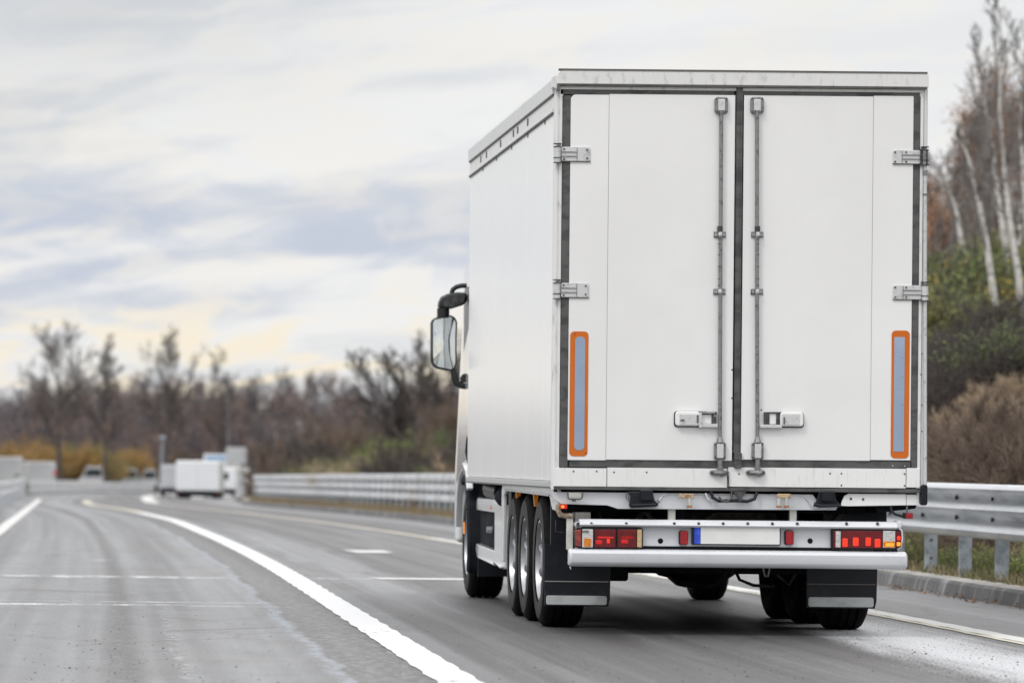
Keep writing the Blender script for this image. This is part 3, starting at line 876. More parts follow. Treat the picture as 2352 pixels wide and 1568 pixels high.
doors = {}
for side in ('L', 'R'):
    if side == 'L':
        segs = [(1307, 1394.5), (1395.5, 1684.5)]
    else:
        segs = [(1704.5, 2001.5), (2002.5, 2094)]
    mb = MB()
    yt = 218 if side == 'L' else 221
    for (x0, x1) in segs:
        aa = rect(x0, yt, x1, 1056.5)
        if side == 'L' and x0 == 1307:
            rr = .035; X0, X1, Z0, Z1 = aa
            poly = [(X0, Z0), (X1, Z0), (X1, Z1)] + [(X0 + rr - rr * math.sin(R(t)), Z1 - rr + rr * math.cos(R(t))) for t in range(0, 91, 15)]
            mb.prism(poly, 'y', YR - .012, YR + .04)
        else:
            mb.box(aa[0], aa[1], YR - .012, YR + .04, aa[2], aa[3])
    door = mb.build('rear_door', 'door_paint', truck, bevel=.002)
    doors[side] = door
    s_ = MB()
    if side == 'L':
        eb(s_, 1287, 203, 1686, 219, .006, .03); eb(s_, 1287, 219.4, 1307.2, 1073.5, .006, .03); eb(s_, 1307.6, 1056.2, 1687, 1073.5, .006, .03)
    else:
        eb(s_, 1703, 206, 2112, 222, .006, .03); eb(s_, 2094, 222.4, 2111, 1074, .006, .03); eb(s_, 1703, 1057, 2093.6, 1075, .006, .03)
    s_.build('door_seal', 'seal_rubber', door, bevel=.002)
    mb = MB(); x0 = 1395 if side == 'L' else 2002
    a_ = rect(x0 - .8, yt + 1, x0 + .8, 1056); mb.box(a_[0], a_[1], YR - .0108, YR, a_[2], a_[3]); mb.build('panel_seam', 'groove', door)
    # lock rod
    xr = 1652 if side == 'L' else 1738
    xt = 1655 if side == 'L' else 1737
    mb = MB(); mb.tube([ep(xt, 255, .035), ep((xt + xr) / 2 - .5, 640, .035), ep(xr, 1018, .035)], .0135, 14)
    rod = mb.build('lock_rod', 'zinc', door)
    # top housing
    mb = MB(); xa = 1640 if side == 'L' else 1722
    epr(mb, xa, 224, xa + 31, 262, .02, .035, -.012); mb.build('lock_housing', 'zinc', door, bevel=.006)
    mb = MB(); epr(mb, xa + 7.5, 230, xa + 23.5, 256, .006, .052, -.034); mb.build('housing_cover', 'zinc_light', door, bevel=.005)
    mb = MB()
    for sx in (xa + 4, xa + 27):
        for sy in (228, 258): mb.cyl(ep(sx, sy, .034), ep(sx, sy, .042), .006, 8)
    mb.build('housing_bolt', 'dark_steel', door)
    # guides
    for gy in (538.5, 669.5):
        gx = xr - 14 + (0.5 if gy < 600 else -.5)
        mb = MB(); eb(mb, gx, gy - 6, gx + 28, gy + 6, .018, -.012); mb.build('rod_bracket', 'zinc', door, bevel=.002)
        mb = MB(); eb(mb, gx + 10, gy - 4.5, gx + 18, gy + 4.5, .056, -.018); mb.build('rod_clamp', 'zinc_light', door, bevel=.004)
        mb = MB(); eb(mb, gx - .2, gy + 5.6, gx + 28.2, gy + 7.2, .020, -.012); mb.build('bracket_edge', 'dark_steel', door)
        mb = MB()
        for sx in (gx + 4, gx + 7, gx + 22, gx + 25): eb(mb, sx - .6, gy - 2.5, sx + .6, gy + 3.5, .0195, -.018)
        mb.build('bracket_slot', 'zinc_light', door)
    mb = MB(); mb.tube([ep(xr, 520, .035), ep(xr, 532, .035)], .019, 12); mb.build('rod_collar', 'dark_steel', door)
    mb = MB()
    for (t, r_) in ((548, .0145), (560, .0148), (585, .0145), (612, .0147), (640, .0145), (655, .0148)):
        mb.tube([ep(xr - .3, t, .035), ep(xr - .3, t + 1.6, .035)], r_, 12)
    mb.build('rod_ring', 'dark_steel', door)
    # bottom housing and knuckle
    xb = 1638.5 if side == 'L' else 1725
    mb = MB(); epr(mb, xb, 1015, xb + 27, 1055, .012, .04, -.012); mb.build('lower_housing', 'zinc', door, bevel=.006)
    mb = MB(); epr(mb, xb + 6, 1019, xb + 21.5, 1052, .008, .055, -.039); mb.build('housing_cover', 'zinc_light', door, bevel=.005)
    mb = MB(); mb.tube([ep(xr, 1003, .035), ep(xr, 1009, .035), ep(xr, 1016, .035)], [.015, .02, .026], 12); mb.build('rod_collar', 'zinc', door)
    mb = MB()
    for sx in (xb + 3, xb + 24):
        for sy in (1020, 1050): mb.cyl(ep(sx, sy, .038), ep(sx, sy, .048), .006, 8)
    mb.build('housing_bolt', 'dark_steel', door)
    mb = MB(); mb.tube([ep(xr + .5, 1054, .03), ep(xr + .5, 1074, .03), ep(xr + 2, 1084, .03), ep(xr + 8, 1090, .02)], [.019, .018, .021, .018], 12)
    mb.tube([ep(xr + .5, 1071, .03), ep(xr + .5, 1075, .03)], .0225, 12)
    mb.build('rod_end', 'zinc', door)
    kx0, kx1 = (1628, 1675) if side == 'L' else (1711, 1758)
    mb = MB(); epr(mb, kx0 + 1, 1079, kx1 - 1, 1091, .017, .024, -.012, 5)
    mb.build('keeper', 'zinc', door, bevel=.004)
    mb = MB()
    for sx in (kx0 + 6, kx1 - 6): mb.cyl(ep(sx, 1085, .022), ep(sx, 1085, .034), .008, 10)
    mb.build('keeper_bolt', 'dark_steel', door)
    mb = MB(); mb.tube([ep(kx0 + 10, 1085, .035), ep(xr, 1086, .04), ep(kx1 - 10, 1085, .035)], [.012, .02, .012], 10); mb.build('knuckle', 'zinc', door)
    # handle recess
    if side == 'L':
        hx0, hx1 = 1548, 1645; pan = (1548, 1622); win = (1602, 1628); arm = (1604, 1647)
    else:
        hx0, hx1 = 1742, 1845; pan = (1780, 1845); win = (1762, 1788); arm = (1742, 1792)
    dy = 0 if side == 'L' else 1
    if side == 'L':
        mb = MB(); epr(mb, 1547, 944 + dy, 1628, 981, .022, .018, -.012); mb.build('handle_shadow_plate', 'dark_steel', door, bevel=.004)
        mb = MB(); epr(mb, 1549.5, 944.5, 1606, 978, .022, .045, -.018); mb.build('handle_cover', 'door_paint', door, bevel=.008)
        mb = MB(); epr(mb, 1559, 951, 1601, 976, .004, .049, -.045); mb.build('handle_plate', 'zinc_light', door, bevel=.003)
        mb = MB(); mb.tube([ep(1561, 965, .05), ep(1569, 964, .058)], .006, 8); mb.build('pin', 'dark_steel', door)
        mb = MB(); eb(mb, 1603.5, 947, 1610, 982, .052, -.018); mb.build('handle_strap', 'zinc_light', door, bevel=.003)
        mb = MB(); eb(mb, 1610, 945.5, 1645, 951, .03, -.012); eb(mb, 1634, 951, 1644, 973, .03, -.012); mb.build('catch', 'dark_steel', door, bevel=.002)
        mb = MB(); mb.tube([ep(1611, 948, .035), ep(1640, 948.5, .035)], .006, 8); mb.cyl(ep(1640, 955, .03), ep(1640, 955, .04), .01, 10); mb.build('catch_pin', 'zinc', door)
        mb = MB(); epr(mb, 1611, 952, 1633, 972, .005, .020, -.018); mb.build('recess', 'door_paint', door)
        mb = MB(); eb(mb, 1606, 973, 1647, 981, .045, -.018); mb.build('handle_arm', 'zinc_light', door, bevel=.003)
        mb = MB(); eb(mb, 1598, 953, 1602, 971, .051, -.045); mb.build('slot', 'groove_dark', door)
    else:
        mb = MB(); epr(mb, 1763, 946, 1846, 982, .022, .018, -.012); mb.build('handle_shadow_plate', 'dark_steel', door, bevel=.004)
        mb = MB(); epr(mb, 1790, 946, 1843.5, 979, .022, .045, -.018); mb.build('handle_cover', 'door_paint', door, bevel=.008)
        mb = MB(); epr(mb, 1794, 951, 1834, 976, .004, .049, -.045); mb.build('handle_plate', 'zinc_light', door, bevel=.003)
        mb = MB(); eb(mb, 1753, 946, 1759.5, 974, .03, -.012); eb(mb, 1759.5, 946, 1792, 949, .03, -.012); eb(mb, 1782, 949, 1792, 974, .03, -.012); eb(mb, 1759.5, 949, 1766, 974, .028, -.012)
        mb.build('catch', 'dark_steel', door, bevel=.002)
        mb = MB(); epr(mb, 1766.5, 949.5, 1781.5, 973.5, .003, .020, -.018); mb.build('recess', 'door_paint', door)
        mb = MB(); eb(mb, 1744, 975, 1794, 982.5, .045, -.018); mb.build('handle_arm', 'zinc_light', door, bevel=.003)
        mb = MB(); eb(mb, 1797, 958, 1801, 974, .051, -.045); mb.build('slot', 'groove_dark', door)
    # hinges
    for hi in range(2):
        if side == 'L':
            x0, x1, y0, y1 = ((1289, 1355, 338, 371), (1288, 1351.5, 650, 683))[hi]; xk = 1279.5 - hi
        else:
            x0, x1, y0, y1 = ((2050, 2113, 345.5, 377), (2050, 2115, 655.5, 688))[hi]; xk = 2123
        mt = 'zinc_light' if hi == 0 or side == 'L' else 'zinc_light'
        mb = MB(); epr(mb, x0, y0, x1, y1, .012, .020, -.012)
        hg = mb.build('hinge', mt, door, bevel=.002)
        mb = MB()
        h1 = y0 + (y1 - y0) * .36; h2 = y0 + (y1 - y0) * .66
        xa, xb_ = (x0 + 1, x0 + 36) if side == 'L' else (x1 - 42, x1 - 1)
        for hh in (h1, h2): eb(mb, xa, hh - 1.2, xb_, hh + 1.0, .026, -.020)
        eb(mb, (xb_ if side == 'L' else xa) - 1, y0 + 2, (xb_ if side == 'L' else xa) + .6, y1 - 2, .0235, -.020)
        mb.build('hinge_rib', 'zinc', door)
        mb = MB(); eb(mb, x0 - .4, y1 - .8, x1 + .4, y1 + 1.0, .0215, -.012); mb.build('hinge_edge', 'dark_steel', door)
        mb = MB()
        px_ = ((x1 - 7, y0 + 7), (x1 - 7, y1 - 7), (x0 + 6, y0 + 5), (x0 + 6, y1 - 5)) if side == 'L' else ((x0 + 5, y0 + 5), (x0 + 5, y1 - 5), (x0 + 30, y0 + 5), (x0 + 30, y1 - 5))
        for (sx, sy) in px_: mb.cyl(ep(sx, sy, .019), ep(sx, sy, .0265), .0065, 8)
        mb.build('hinge_bolt', 'dark_steel', door)
        mb = MB(); r_ = .024
        mb.tube([ep(xk, y0 - 1, .02), ep(xk, y1 + 2, .02)], r_, 14)
        mb.build('hinge_barrel', 'zinc_light' if not (side == 'R' and hi == 0) else 'zinc', door)
        mb = MB()
        for t in (y0 - 8, y0 - 1, y1 - 9, y1 + 2): mb.tube([ep(xk, t, .02), ep(xk, t + 2.0, .02)], r_ + .004, 14)
        if side == 'R' and hi == 0:
            eb(mb, xk - 11, y0 - 2, xk - 8, y1 + 3, .04, -.012); eb(mb, xk + 2, y0, xk + 4.5, y1 + 3, .05, -.012)
        mb.build('hinge_ring', 'dark_steel', door)
    # reflective marker
    if side == 'L':
        o_ = (1308, 761, 1350, 1047); i_ = (1319.5, 773, 1342.5, 1033.5); ri = .028
    else:
        o_ = (2046, 759, 2087.5, 1052); i_ = (2052, 774, 2076, 1036.5); ri = .003
    mb = MB(); epr(mb, *o_, .028, .015, -.012); mk = mb.build('reflective_marker', 'orange_reflector', door)
    mb = MB(); epr(mb, *i_, ri, .017, -.015); mb.build('marker_insert', 'blue_grey_reflector', door)

screws(doors['L'], [(1320, 767), (1345, 1040)], .005, .015)
screws(doors['R'], [(2071, 822), (2071, 866), (2071, 930)], .003, .017)
screws(doors['L'], [(1681, 849), (1680.5, 914)], .006)
screws(doors['R'], [(1748, 941)], .006)
screws(doors['R'], [(2050, 1069), (2078, 1070)], .005, .007, 'zinc_light')
# centre seal
mb = MB(); mb.tube([ep(1697, 201, .004), ep(1694.5, 640, .004), ep(1692.5, 1040, .004)], .021, 12)
a, b, c_, d_ = rect(1687, 200, 1702.5, 1040)
mb.box(a + .003, b - .003, YR - .02, YR + .03, c_, d_)
mb.build('centre_seal', 'seal_rubber', truck)
mb = MB(); epr(mb, 1685.5, 1039, 1702.5, 1075, .008, .034, .0); mb.build('seal_sleeve', 'seal_rubber', truck, bevel=.004)
mb = MB(); epr(mb, 1684.5, 1055, 1703.5, 1057, .003, .037, -.0); mb.build('seal_ring', 'dark_steel', truck)

# --- sill ---------------------------------------------------------------------
for (x0, x1) in ((1272, 1393), (1394, 1670), (1671.5, 2080), (2081, 2112)):
    mb = MB(); eb(mb, x0 + .4, 1074.5, x1 - .2, 1119, .010, .05); mb.build('sill_panel', 'sill_paint', truck, bevel=.002)
mb = MB(); eb(mb, 1272, 1119.4, 2114, 1127.5, .014, .06); mb.build('sill_edge', 'seal_rubber', truck, bevel=.003)
mb = MB(); eb(mb, 1273, 1076, 2112, 1126, -.012, .05); mb.build('sill_core', 'groove_dark', truck)
screws(truck, [(1317, 1082), (1370, 1082), (1410, 1084), (1485, 1084), (1697, 1088), (1906, 1087), (1932, 1087), (1932, 1114), (2077, 1088), (2077, 1115)], .0065, .010)
screws(truck, [(2117, 812), (2115, 860), (2117, 930), (2117, 990)], .005, .006)
mb = MB(); mb.tube([ep(1672.5, 1092, .014), ep(1673.5, 1122, .016)], .0035, 6); mb.build('release_cable', 'dark_steel', truck)

# --- cross member below the box ---------------------------------------------------
mb = MB()
zt = EZ(1129, 1570); zb = EZ(1168, 1570)
poly = [ep(1268, 1129), ep(1868, 1135), ep(1878, 1150), ep(1886, 1160), ep(1925, 1163), ep(1921, 1171), ep(1868, 1171), ep(1420, 1168), ep(1395, 1160), ep(1290, 1157), ep(1272, 1146)]
mb.prism([(p[0], p[2]) for p in poly], 'y', YR + .02, YR + .05)
cm = mb.build('cross_member', 'bar_paint', truck, bevel=.003)
mb = MB(); mb.tube([ep(1515, 1150, -.015), ep(1522, 1138, -.015), ep(1536, 1134, -.015), ep(1700, 1135, -.015), ep(1832, 1136, -.015), ep(1848, 1140, -.015), ep(1858, 1152, -.015), ep(1864, 1162, -.015), ep(1880, 1168, -.015)], .004, 6)
mb.build('member_lip', 'zinc_light', cm)
mb = MB(); poly = [ep(1934, 1152), ep(1940, 1138), ep(1950, 1133), ep(2082, 1134), ep(2082, 1160), ep(1950, 1162), ep(1932, 1161)]
mb.prism([(p[0], p[2]) for p in poly], 'y', YR + .012, YR + .04); mb.build('rear_apron', 'sill_paint', truck, bevel=.003)
mb = MB(); eb(mb, 2083, 1135, 2112, 1160, -.014, .06); mb.build('rear_apron', 'sill_paint', truck, bevel=.003)
screws(truck, [(1955, 1145), (1983, 1146)], .009, -.010)
mb = MB(); eb(mb, 1275, 1128, 2110, 1136, -.07, .12); mb.build('underframe', 'chassis', truck)
# lamp housings
mb = MB()
pl = [ep(1440, 1128), ep(1447, 1138), ep(1444, 1160), ep(1447, 1166), ep(1505, 1163), ep(1512, 1157), ep(1502, 1148), ep(1497, 1128)]
mb.prism([(p[0], p[2]) for p in pl], 'y', YR - .05, YR + .015); hs = mb.build('lamp_housing', 'black_plastic', truck, bevel=.008)
mb = MB(); eb(mb, 1468, 1124, 1497, 1150, .075, -.05); mb.build('housing_cap', 'black_plastic', hs, bevel=.01)
mb = MB(); mb.tube([ep(1448, 1160, .055), ep(1508, 1158, .055)], .012, 8); mb.build('housing_lip', 'black_plastic', hs)
mb = MB(); mb.tube([ep(1438, 1130, .03), ep(1436, 1142, .04), ep(1443, 1152, .04), ep(1441, 1140, .05)], .003, 6); mb.tube([ep(1508, 1148, .03), ep(1513, 1152, .04), ep(1508, 1156, .04)], .005, 6); mb.build('wire', 'dark_steel', hs)
mb = MB(); pl = [ep(1880, 1128), ep(1874, 1150), ep(1872, 1160), ep(1930, 1160), ep(1920, 1148), ep(1916, 1128)]
mb.prism([(p[0], p[2]) for p in pl], 'y', YR - .03, YR + .01); hs = mb.build('lamp_housing', 'black_plastic', truck, bevel=.008)
mb = MB(); eb(mb, 1884, 1126, 1915, 1152, .06, -.03); mb.build('housing_cap', 'black_plastic', hs, bevel=.012)
mb = MB(); mb.tube([ep(1867, 1157, .05), ep(1880, 1161, .06), ep(1928, 1160, .06)], [.016, .012, .010], 8); mb.build('housing_lip', 'black_plastic', hs)
# small cage lamp
mb = MB(); mb.tube([ep(1303, 1129, .02), ep(1304, 1144, .03), ep(1309, 1146, .03), ep(1332, 1146, .03), ep(1336, 1142, .03), ep(1338, 1131, .02)], .005, 6)
lc = mb.build('lamp_cage', 'dark_steel', truck)
mb = MB(); epr(mb, 1306, 1131, 1333, 1142, .008, .03, -.02); mb.build('lens', 'cream_panel', lc)
mb = MB(); mb.cyl(ep(1317, 1145, .04), ep(1317, 1151, .04), .012, 8); mb.build('bulb_holder', 'dark_steel', lc)
# old brackets
for (x0, x1, legs) in ((1558, 1593, (1583,)), (1783, 1815, (1788, 1805.5))):
    mb = MB(); eb(mb, x0, 1133.5, x1, 1143.5, .03, -.02)
    br = mb.build('bracket', 'rusty_brass', truck, bevel=.006)
    for lx in legs:
        mb = MB(); mb.tube([ep(lx, 1143, .02), ep(lx, 1160, .02)], .012, 10); mb.build('stud', 'cream_panel', br)
        mb = MB(); mb.tube([ep(lx, 1160, .02), ep(lx, 1163, .02), ep(lx, 1165, .02)], [.013, .019, .019], 10); mb.build('stud_end', 'rust', br)
# hoses
mb = MB(); mb.tube([ep(1632, 1128, .01), ep(1636, 1142, .02), ep(1650, 1150, .02), ep(1690, 1149, .02), ep(1715, 1151, .02), ep(1732, 1145, .02), ep(1738, 1130, .01)], .012, 10)
mb.build('hose', 'black_plastic', truck)
mb = MB(); mb.tube([ep(1650, 1140, .03), ep(1656, 1149, .035), ep(1668, 1152, .035), ep(1678, 1144, .035), ep(1680, 1128, .02)], .008, 8)
mb.build('hose', 'dark_steel', truck)
mb = MB(); mb.tube([ep(1620, 1132, .0), ep(1626, 1146, .005), ep(1640, 1153, .005)], .007, 8); mb.build('hose', 'zinc_light', truck)
pl = [ep(1682, 1128), ep(1712, 1128), ep(1703, 1143), ep(1703, 1150), ep(1694, 1150), ep(1694, 1143)]
mb = MB(); mb.prism([(p[0], p[2]) for p in pl], 'y', YR - .04, YR - .01); mb.build('hose_bracket', 'dark_steel', truck)

# --- left rear corner: exhaust elbow, amber lamp, cream panel ----------------
mb = MB(); epr(mb, 1286, 1157.5, 1302, 1168, .006, .03, .0); ml = mb.build('marker_lamp', 'glow_deep', truck, bevel=.003)
mb = MB(); epr(mb, 1288, 1160, 1295, 1166, .006, .033, -.030); mb.build('bulb', 'glow_orange', ml)
mb = MB(); mb.tube([ep(1283, 1158, -.02), ep(1283, 1172, -.02), ep(1288, 1182, -.02), ep(1298, 1184, -.02), ep(1316, 1184, -.02)], [.018, .019, .02, .019, .019], 12)
mb.build('exhaust_pipe', 'exhaust', truck)
mb = MB(); eb(mb, 1316, 1176, 1322, 1189, .0, .05); mb.build('pipe_clamp', 'dark_steel', truck)
mb = MB(); epr(mb, 1326, 1176, 1362, 1215, .01, -.14, .18); mb.build('tail_panel', 'cream_panel', truck, bevel=.004)
mb = MB(); epr(mb, 1302.5, 1190, 1317, 1262, .004, -.02, .06); mb.build('tail_panel', 'cream_panel', truck, bevel=.003)
mb = MB(); eb(mb, 1308, 1168, 1345, 1262, -.20, .25); mb.build('corner_liner', 'chassis', truck)
mb = MB(); mb.tube([ep(1287, 1196, -.3), ep(1286, 1222, -.3), ep(1304, 1224, -.3)], .005, 6); mb.build('wire', 'dark_steel', truck)
for (x0, x1) in ((1537, 1554), (1817, 1833)):
    mb = MB(); eb(mb, x0, 1160, x1, 1205, -.06, .10); mb.build('support_strut', 'cream_panel', truck, bevel=.004)

# --- bumper beam -----------------------------------------------------------------
mb = MB()
a, b, c_, d_ = rect(1322, 1194.5, 2058, 1211)
mb.prism([(YR - .06, c_), (YR - .075, c_ + .012), (YR - .045, d_ - .006), (YR - .02, d_), (YR + .10, d_), (YR + .10, c_)], 'x', a + .02, b - .0)
bump_beam = mb.build('bumper_beam', 'bar_paint', truck, bevel=.005)
mb = MB(); eb(mb, 1321, 1211.5, 2056, 1262.5, .02, .0); mb.build('beam_plate', 'bar_paint', bump_beam)
mb = MB(); epr(mb, 1319, 1197, 1337, 1211, .02, .058, .10); mb.build('beam_end', 'bar_paint', bump_beam, bevel=.01)
mb = MB(); epr(mb, 1321.5, 1198, 1331, 1210, .012, .062, -.058); mb.build('end_opening', 'dark_steel', bump_beam)
mb = MB(); epr(mb, 2056, 1195.5, 2069, 1213, .018, .055, .10); mb.build('beam_end', 'bar_paint', bump_beam, bevel=.01)
mb = MB(); mb.tube([ep(2062, 1213, .05), ep(2068, 1217, .05), ep(2069.5, 1235, .05), ep(2066, 1256, .05), ep(2058, 1260, .04)], .006, 8); mb.build('end_trim', 'bar_paint', bump_beam)
for x in (1356, 1436, 1546, 1602, 1658, 1714.5, 1771, 1828, 1941, 2012):
    mb = MB(); X, _, Z = ep(x, 1201.5); mb.tube([(X, YR - .058, Z), (X, YR - .071, Z)], [.0105, .0095], 12); mb.build('bolt_hole', 'dark_steel', bump_beam)
for x in (1516, 1859.5):
    mb = MB(); X, _, Z = ep(x, 1241.5); mb.cyl((X, YR - .015, Z), (X, YR - .0225, Z), .0185, 18); mb.build('round_hole', 'chassis', bump_beam)
mb = MB(); eb(mb, 1330, 1255, 2060, 1263.5, .026, -.02); mb.build('bumper_gap', 'chassis', truck)
# tow-bar / underrun bar
a, b, c_, d_ = rect(1304, 1262.5, 2079.5, 1303)
mb = MB()
prof = [(YR - .045, d_ - .0), (YR - .085, d_ - .010), (YR - .10, d_ - .03), (YR - .10, c_ + .035), (YR - .09, c_ + .012), (YR - .06, c_), (YR + .02, c_), (YR + .02, d_)]
mb.prism(prof, 'x', a, b)
ub = mb.build('underrun_bar', 'bar_paint', truck, bevel=.02, seg=4)
mb = MB(); mb.tube([ep(1306, 1300, .09), ep(1308, 1306, .088)], [.006, .003], 6); mb.build('drip', 'bar_paint', ub)

# --- tail lights -----------------------------------------------------------------
def lens(parent, name, m_, x0, y0, x1, y1, out, r=.006):
    mb = MB(); epr(mb, x0, y0, x1, y1, r, out, -(out - .016)); return mb.build(name, m_, parent, bevel=.004)


mb = MB(); epr(mb, 1328, 1210, 1475, 1259, .02, .052, -.02); mb.prism([(p[0], p[2]) for p in (ep(1317, 1214), ep(1330, 1211), ep(1330, 1258), ep(1318, 1254))], 'y', YR - .045, YR - .0)
tl = mb.build('tail_light', 'black_plastic', truck, bevel=.006)
mb = MB(); mb.prism([(p[0], p[2]) for p in (ep(1317.5, 1217), ep(1333, 1214), ep(1333, 1254.5), ep(1320, 1252))], 'y', YR - .056, YR - .045); mb.build('side_lens', 'side_red_lens', tl, bevel=.004)
lens(tl, 'clear_lens', 'clear_lens', 1335, 1214, 1360, 1256, .064)
lens(tl, 'amber_lens', 'amber_lens', 1339, 1235, 1355, 1254, .068, .003)
lens(tl, 'red_lens', 'red_lens', 1363.5, 1215, 1412, 1256, .064)
lens(tl, 'red_lens', 'red_lens', 1416, 1215, 1459.5, 1256, .064)
lens(tl, 'amber_lens', 'tan_lens', 1461, 1215, 1472, 1256, .062)
for (x0, y0, x1, y1, m_) in ((1370, 1231, 1408, 1236, 'glow_deep'), (1366, 1239, 1381, 1249, 'glow_deep'), (1391, 1236, 1399, 1247, 'glow_red'), (1424, 1231, 1452, 1235, 'glow_deep'),
                             (1424, 1238, 1440, 1247, 'glow_deep')):
    lens(tl, 'bulb', m_, x0, y0, x1, y1, .0655, .007)
mb = MB(); epr(mb, 1335, 1217, 1351, 1223, .006, .0655, -.06); mb.build('lens_mount', 'zinc', tl)
mb = MB(); mb.cyl(ep(1350, 1258, .04), ep(1350, 1266, .04), .012, 8); mb.cyl(ep(1447, 1258, .04), ep(1447, 1264, .04), .012, 8); mb.build('light_mount', 'dark_steel', tl)

mb = MB(); epr(mb, 1906, 1212, 2060, 1262, .022, .052, -.02); mb.prism([(p[0], p[2]) for p in (ep(2055, 1213), ep(2068, 1216), ep(2066, 1256), ep(2055, 1259))], 'y', YR - .045, YR - .0)
tl = mb.build('tail_light', 'black_plastic', truck, bevel=.006)
lens(tl, 'red_lens', 'red_lens', 1911, 1218, 1926, 1257, .060)
lens(tl, 'clear_lens', 'clear_lens', 1916, 1219, 1927.5, 1256, .066, .004)
lens(tl, 'red_lens', 'red_lens', 1928.5, 1218, 2023, 1257.5, .064, .003)
lens(tl, 'clear_lens', 'clear_lens', 2024.5, 1218, 2052.5, 1257, .064, .003)
lens(tl, 'amber_lens', 'amber_lens', 2025.5, 1242, 2051.5, 1256, .068, .003)
lens(tl, 'side_lens', 'red_lens', 2054.5, 1219, 2067, 1256, .058)
for x0, x1, y0 in ((1931, 1944, 1235), (1955, 1969, 1233), (1984, 1997, 1233), (2005, 2019, 1236)):
    lens(tl, 'bulb', 'glow_red', x0, y0, x1, y0 + 20, .0655, .009)
lens(tl, 'bulb', 'glow_orange', 2056, 1244, 2065, 1253, .061, .004)
lens(tl, 'bulb', 'glow_orange', 2030, 1246, 2049, 1254, .0695, .004)
lens(tl, 'bulb', 'glow_red', 2056.5, 1230, 2065.5, 1240, .061, .009)
mb = MB()
for x in (2030, 2043): mb.cyl(ep(x, 1260, .03), ep(x, 1268, .03), .008, 8)
eb(mb, 1925, 1260.5, 2005, 1264.5, .03, -.02)
mb.build('light_mount', 'dark_steel', tl)
# reflectors
for (x0, x1) in ((1557.5, 1579), (1799.5, 1821)):
    mb = MB(); epr(mb, x0, 1217, x1, 1250.5, .014, .045, -.02); rf = mb.build('reflector', 'black_plastic', truck, bevel=.004)
    mb = MB(); epr(mb, x0 + 3, 1218.5, x1 - 1, 1249.5, .012, .052, -.045); mb.build('reflector_lens', 'red_reflector', rf, bevel=.003)
# plate
mb = MB(); epr(mb, 1586.5, 1206, 1790.5, 1250.5, .006, .050, -.02); pt = mb.build('plate_holder', 'black_plastic', truck, bevel=.003)
mb = MB(); epr(mb, 1607, 1208, 1788, 1248.5, .003, .053, -.050); mb.build('number_plate', 'plate', pt)
mb = MB(); epr(mb, 1592.5, 1209, 1606.3, 1247.5, .003, .054, -.050); mb.build('plate_band', 'plate_blue', pt)

# right outrigger lamp
mb = MB(); mb.tube([ep(2047, 1160, -.03), ep(2048, 1172, -.02), ep(2056, 1180, -.01), ep(2076, 1186, .0)], .010, 8)
arm = mb.build('lamp_arm', 'black_plastic', truck)
mb = MB(); epr(mb, 2074, 1177, 2095, 1190.5, .008, .03, .02); mb.build('lamp_body', 'black_plastic', arm, bevel=.004)
mb = MB(); epr(mb, 2079, 1178, 2094, 1190, .006, .036, -.03); mb.build('red_lens', 'red_reflector', arm, bevel=.003)
mb = MB(); mb.tube([ep(2085, 1160, -.02), ep(2083, 1172, -.01), ep(2084, 1180, -.0)], .007, 8); mb.build('wire', 'dark_steel', arm)
mb = MB(); pl = [ep(1984, 1162), ep(2112, 1160), ep(2108, 1168), ep(2070, 1172), ep(2022, 1178), ep(2018, 1166)]
mb.prism([(p[0], p[2]) for p in pl], 'y', YR + .1, YR + .6); mb.build('side_stay', 'chassis', truck)

# --- chassis -----------------------------------------------------------------------
mb = MB()
for x in (3.95, 4.73): mb.box(x, x + .09, YR + .15, 39.9, .70, .98)
ch = mb.build('chassis_rail', 'chassis', truck, bevel=.01)
mb = MB(); mb.box(3.42, 5.34, YR + .5, YR + 4.6, .84, .985); mb.build('subframe', 'chassis', ch)
for yy in (31.6, 33.3, 34.6, 36.5, 38.3):
    mb = MB(); mb.box(3.98, 4.8, yy, yy + .12, .72, .9); mb.build('cross_beam', 'chassis_dirty', ch)
for (p, q_) in (((3.60, .60), (3.86, .92)), ((3.95, .66), (3.74, .94)), ((4.6, .66), (4.9, .93)), ((5.0, .62), (5.22, .9)), ((4.05, .70), (4.4, .90))):
    mb = MB(); mb.tube([(p[0], YR + .5, p[1]), (q_[0], YR + .62, q_[1])], .022, 8); mb.build('brace', 'chassis_dirty', ch)
mb = MB(); mb.box(3.45, 3.73, YR + .9, YR + 1.2, .345, .80); mb.build('battery_box', 'chassis', truck, bevel=.02)
# under-bar clutter
mb = MB(); mb.box(3.60, 5.1, YR + 1.22, YR + 1.5, .395, .70); mb.build('suspension_beam', 'chassis', truck)
pl = [(4.20, .80), (4.42, .40), (4.67, .185), (4.93, .185), (5.19, .36), (5.35, .80)]
mb = MB(); mb.prism(pl, 'y', 36.2, 36.6); mb.build('engine_guard', 'chassis', truck, bevel=.02)
mb = MB(); mb.tube([ep(1770, 1290, -.3), ep(1768, 1310, -.3), ep(1772, 1326, -.3), ep(1778, 1326, -.3), ep(1782, 1310, -.3), ep(1781, 1290, -.3)], .006, 6); mb.build('chain_loop', 'zinc', truck)
mb = MB(); mb.tube([ep(1700, 1300, -.4), ep(1695, 1322, -.4), ep(1685, 1322, -.4), ep(1692, 1312, -.4)], .022, 8); mb.build('tow_eye', 'chassis', truck)
for (pts, r_) in ((([(4.62, .50), (4.70, .33), (4.80, .29), (4.96, .28)]), .012), (([(4.9, .52), (4.98, .36), (5.06, .30), (5.16, .45)]), .012), (([(4.55, .55), (4.72, .42), (4.95, .40)]), .018)):
    mb = MB(); mb.tube([(p[0], YR + 2.2, p[1]) for p in pts], r_, 8); mb.build('brake_line', 'chassis_dirty', truck)

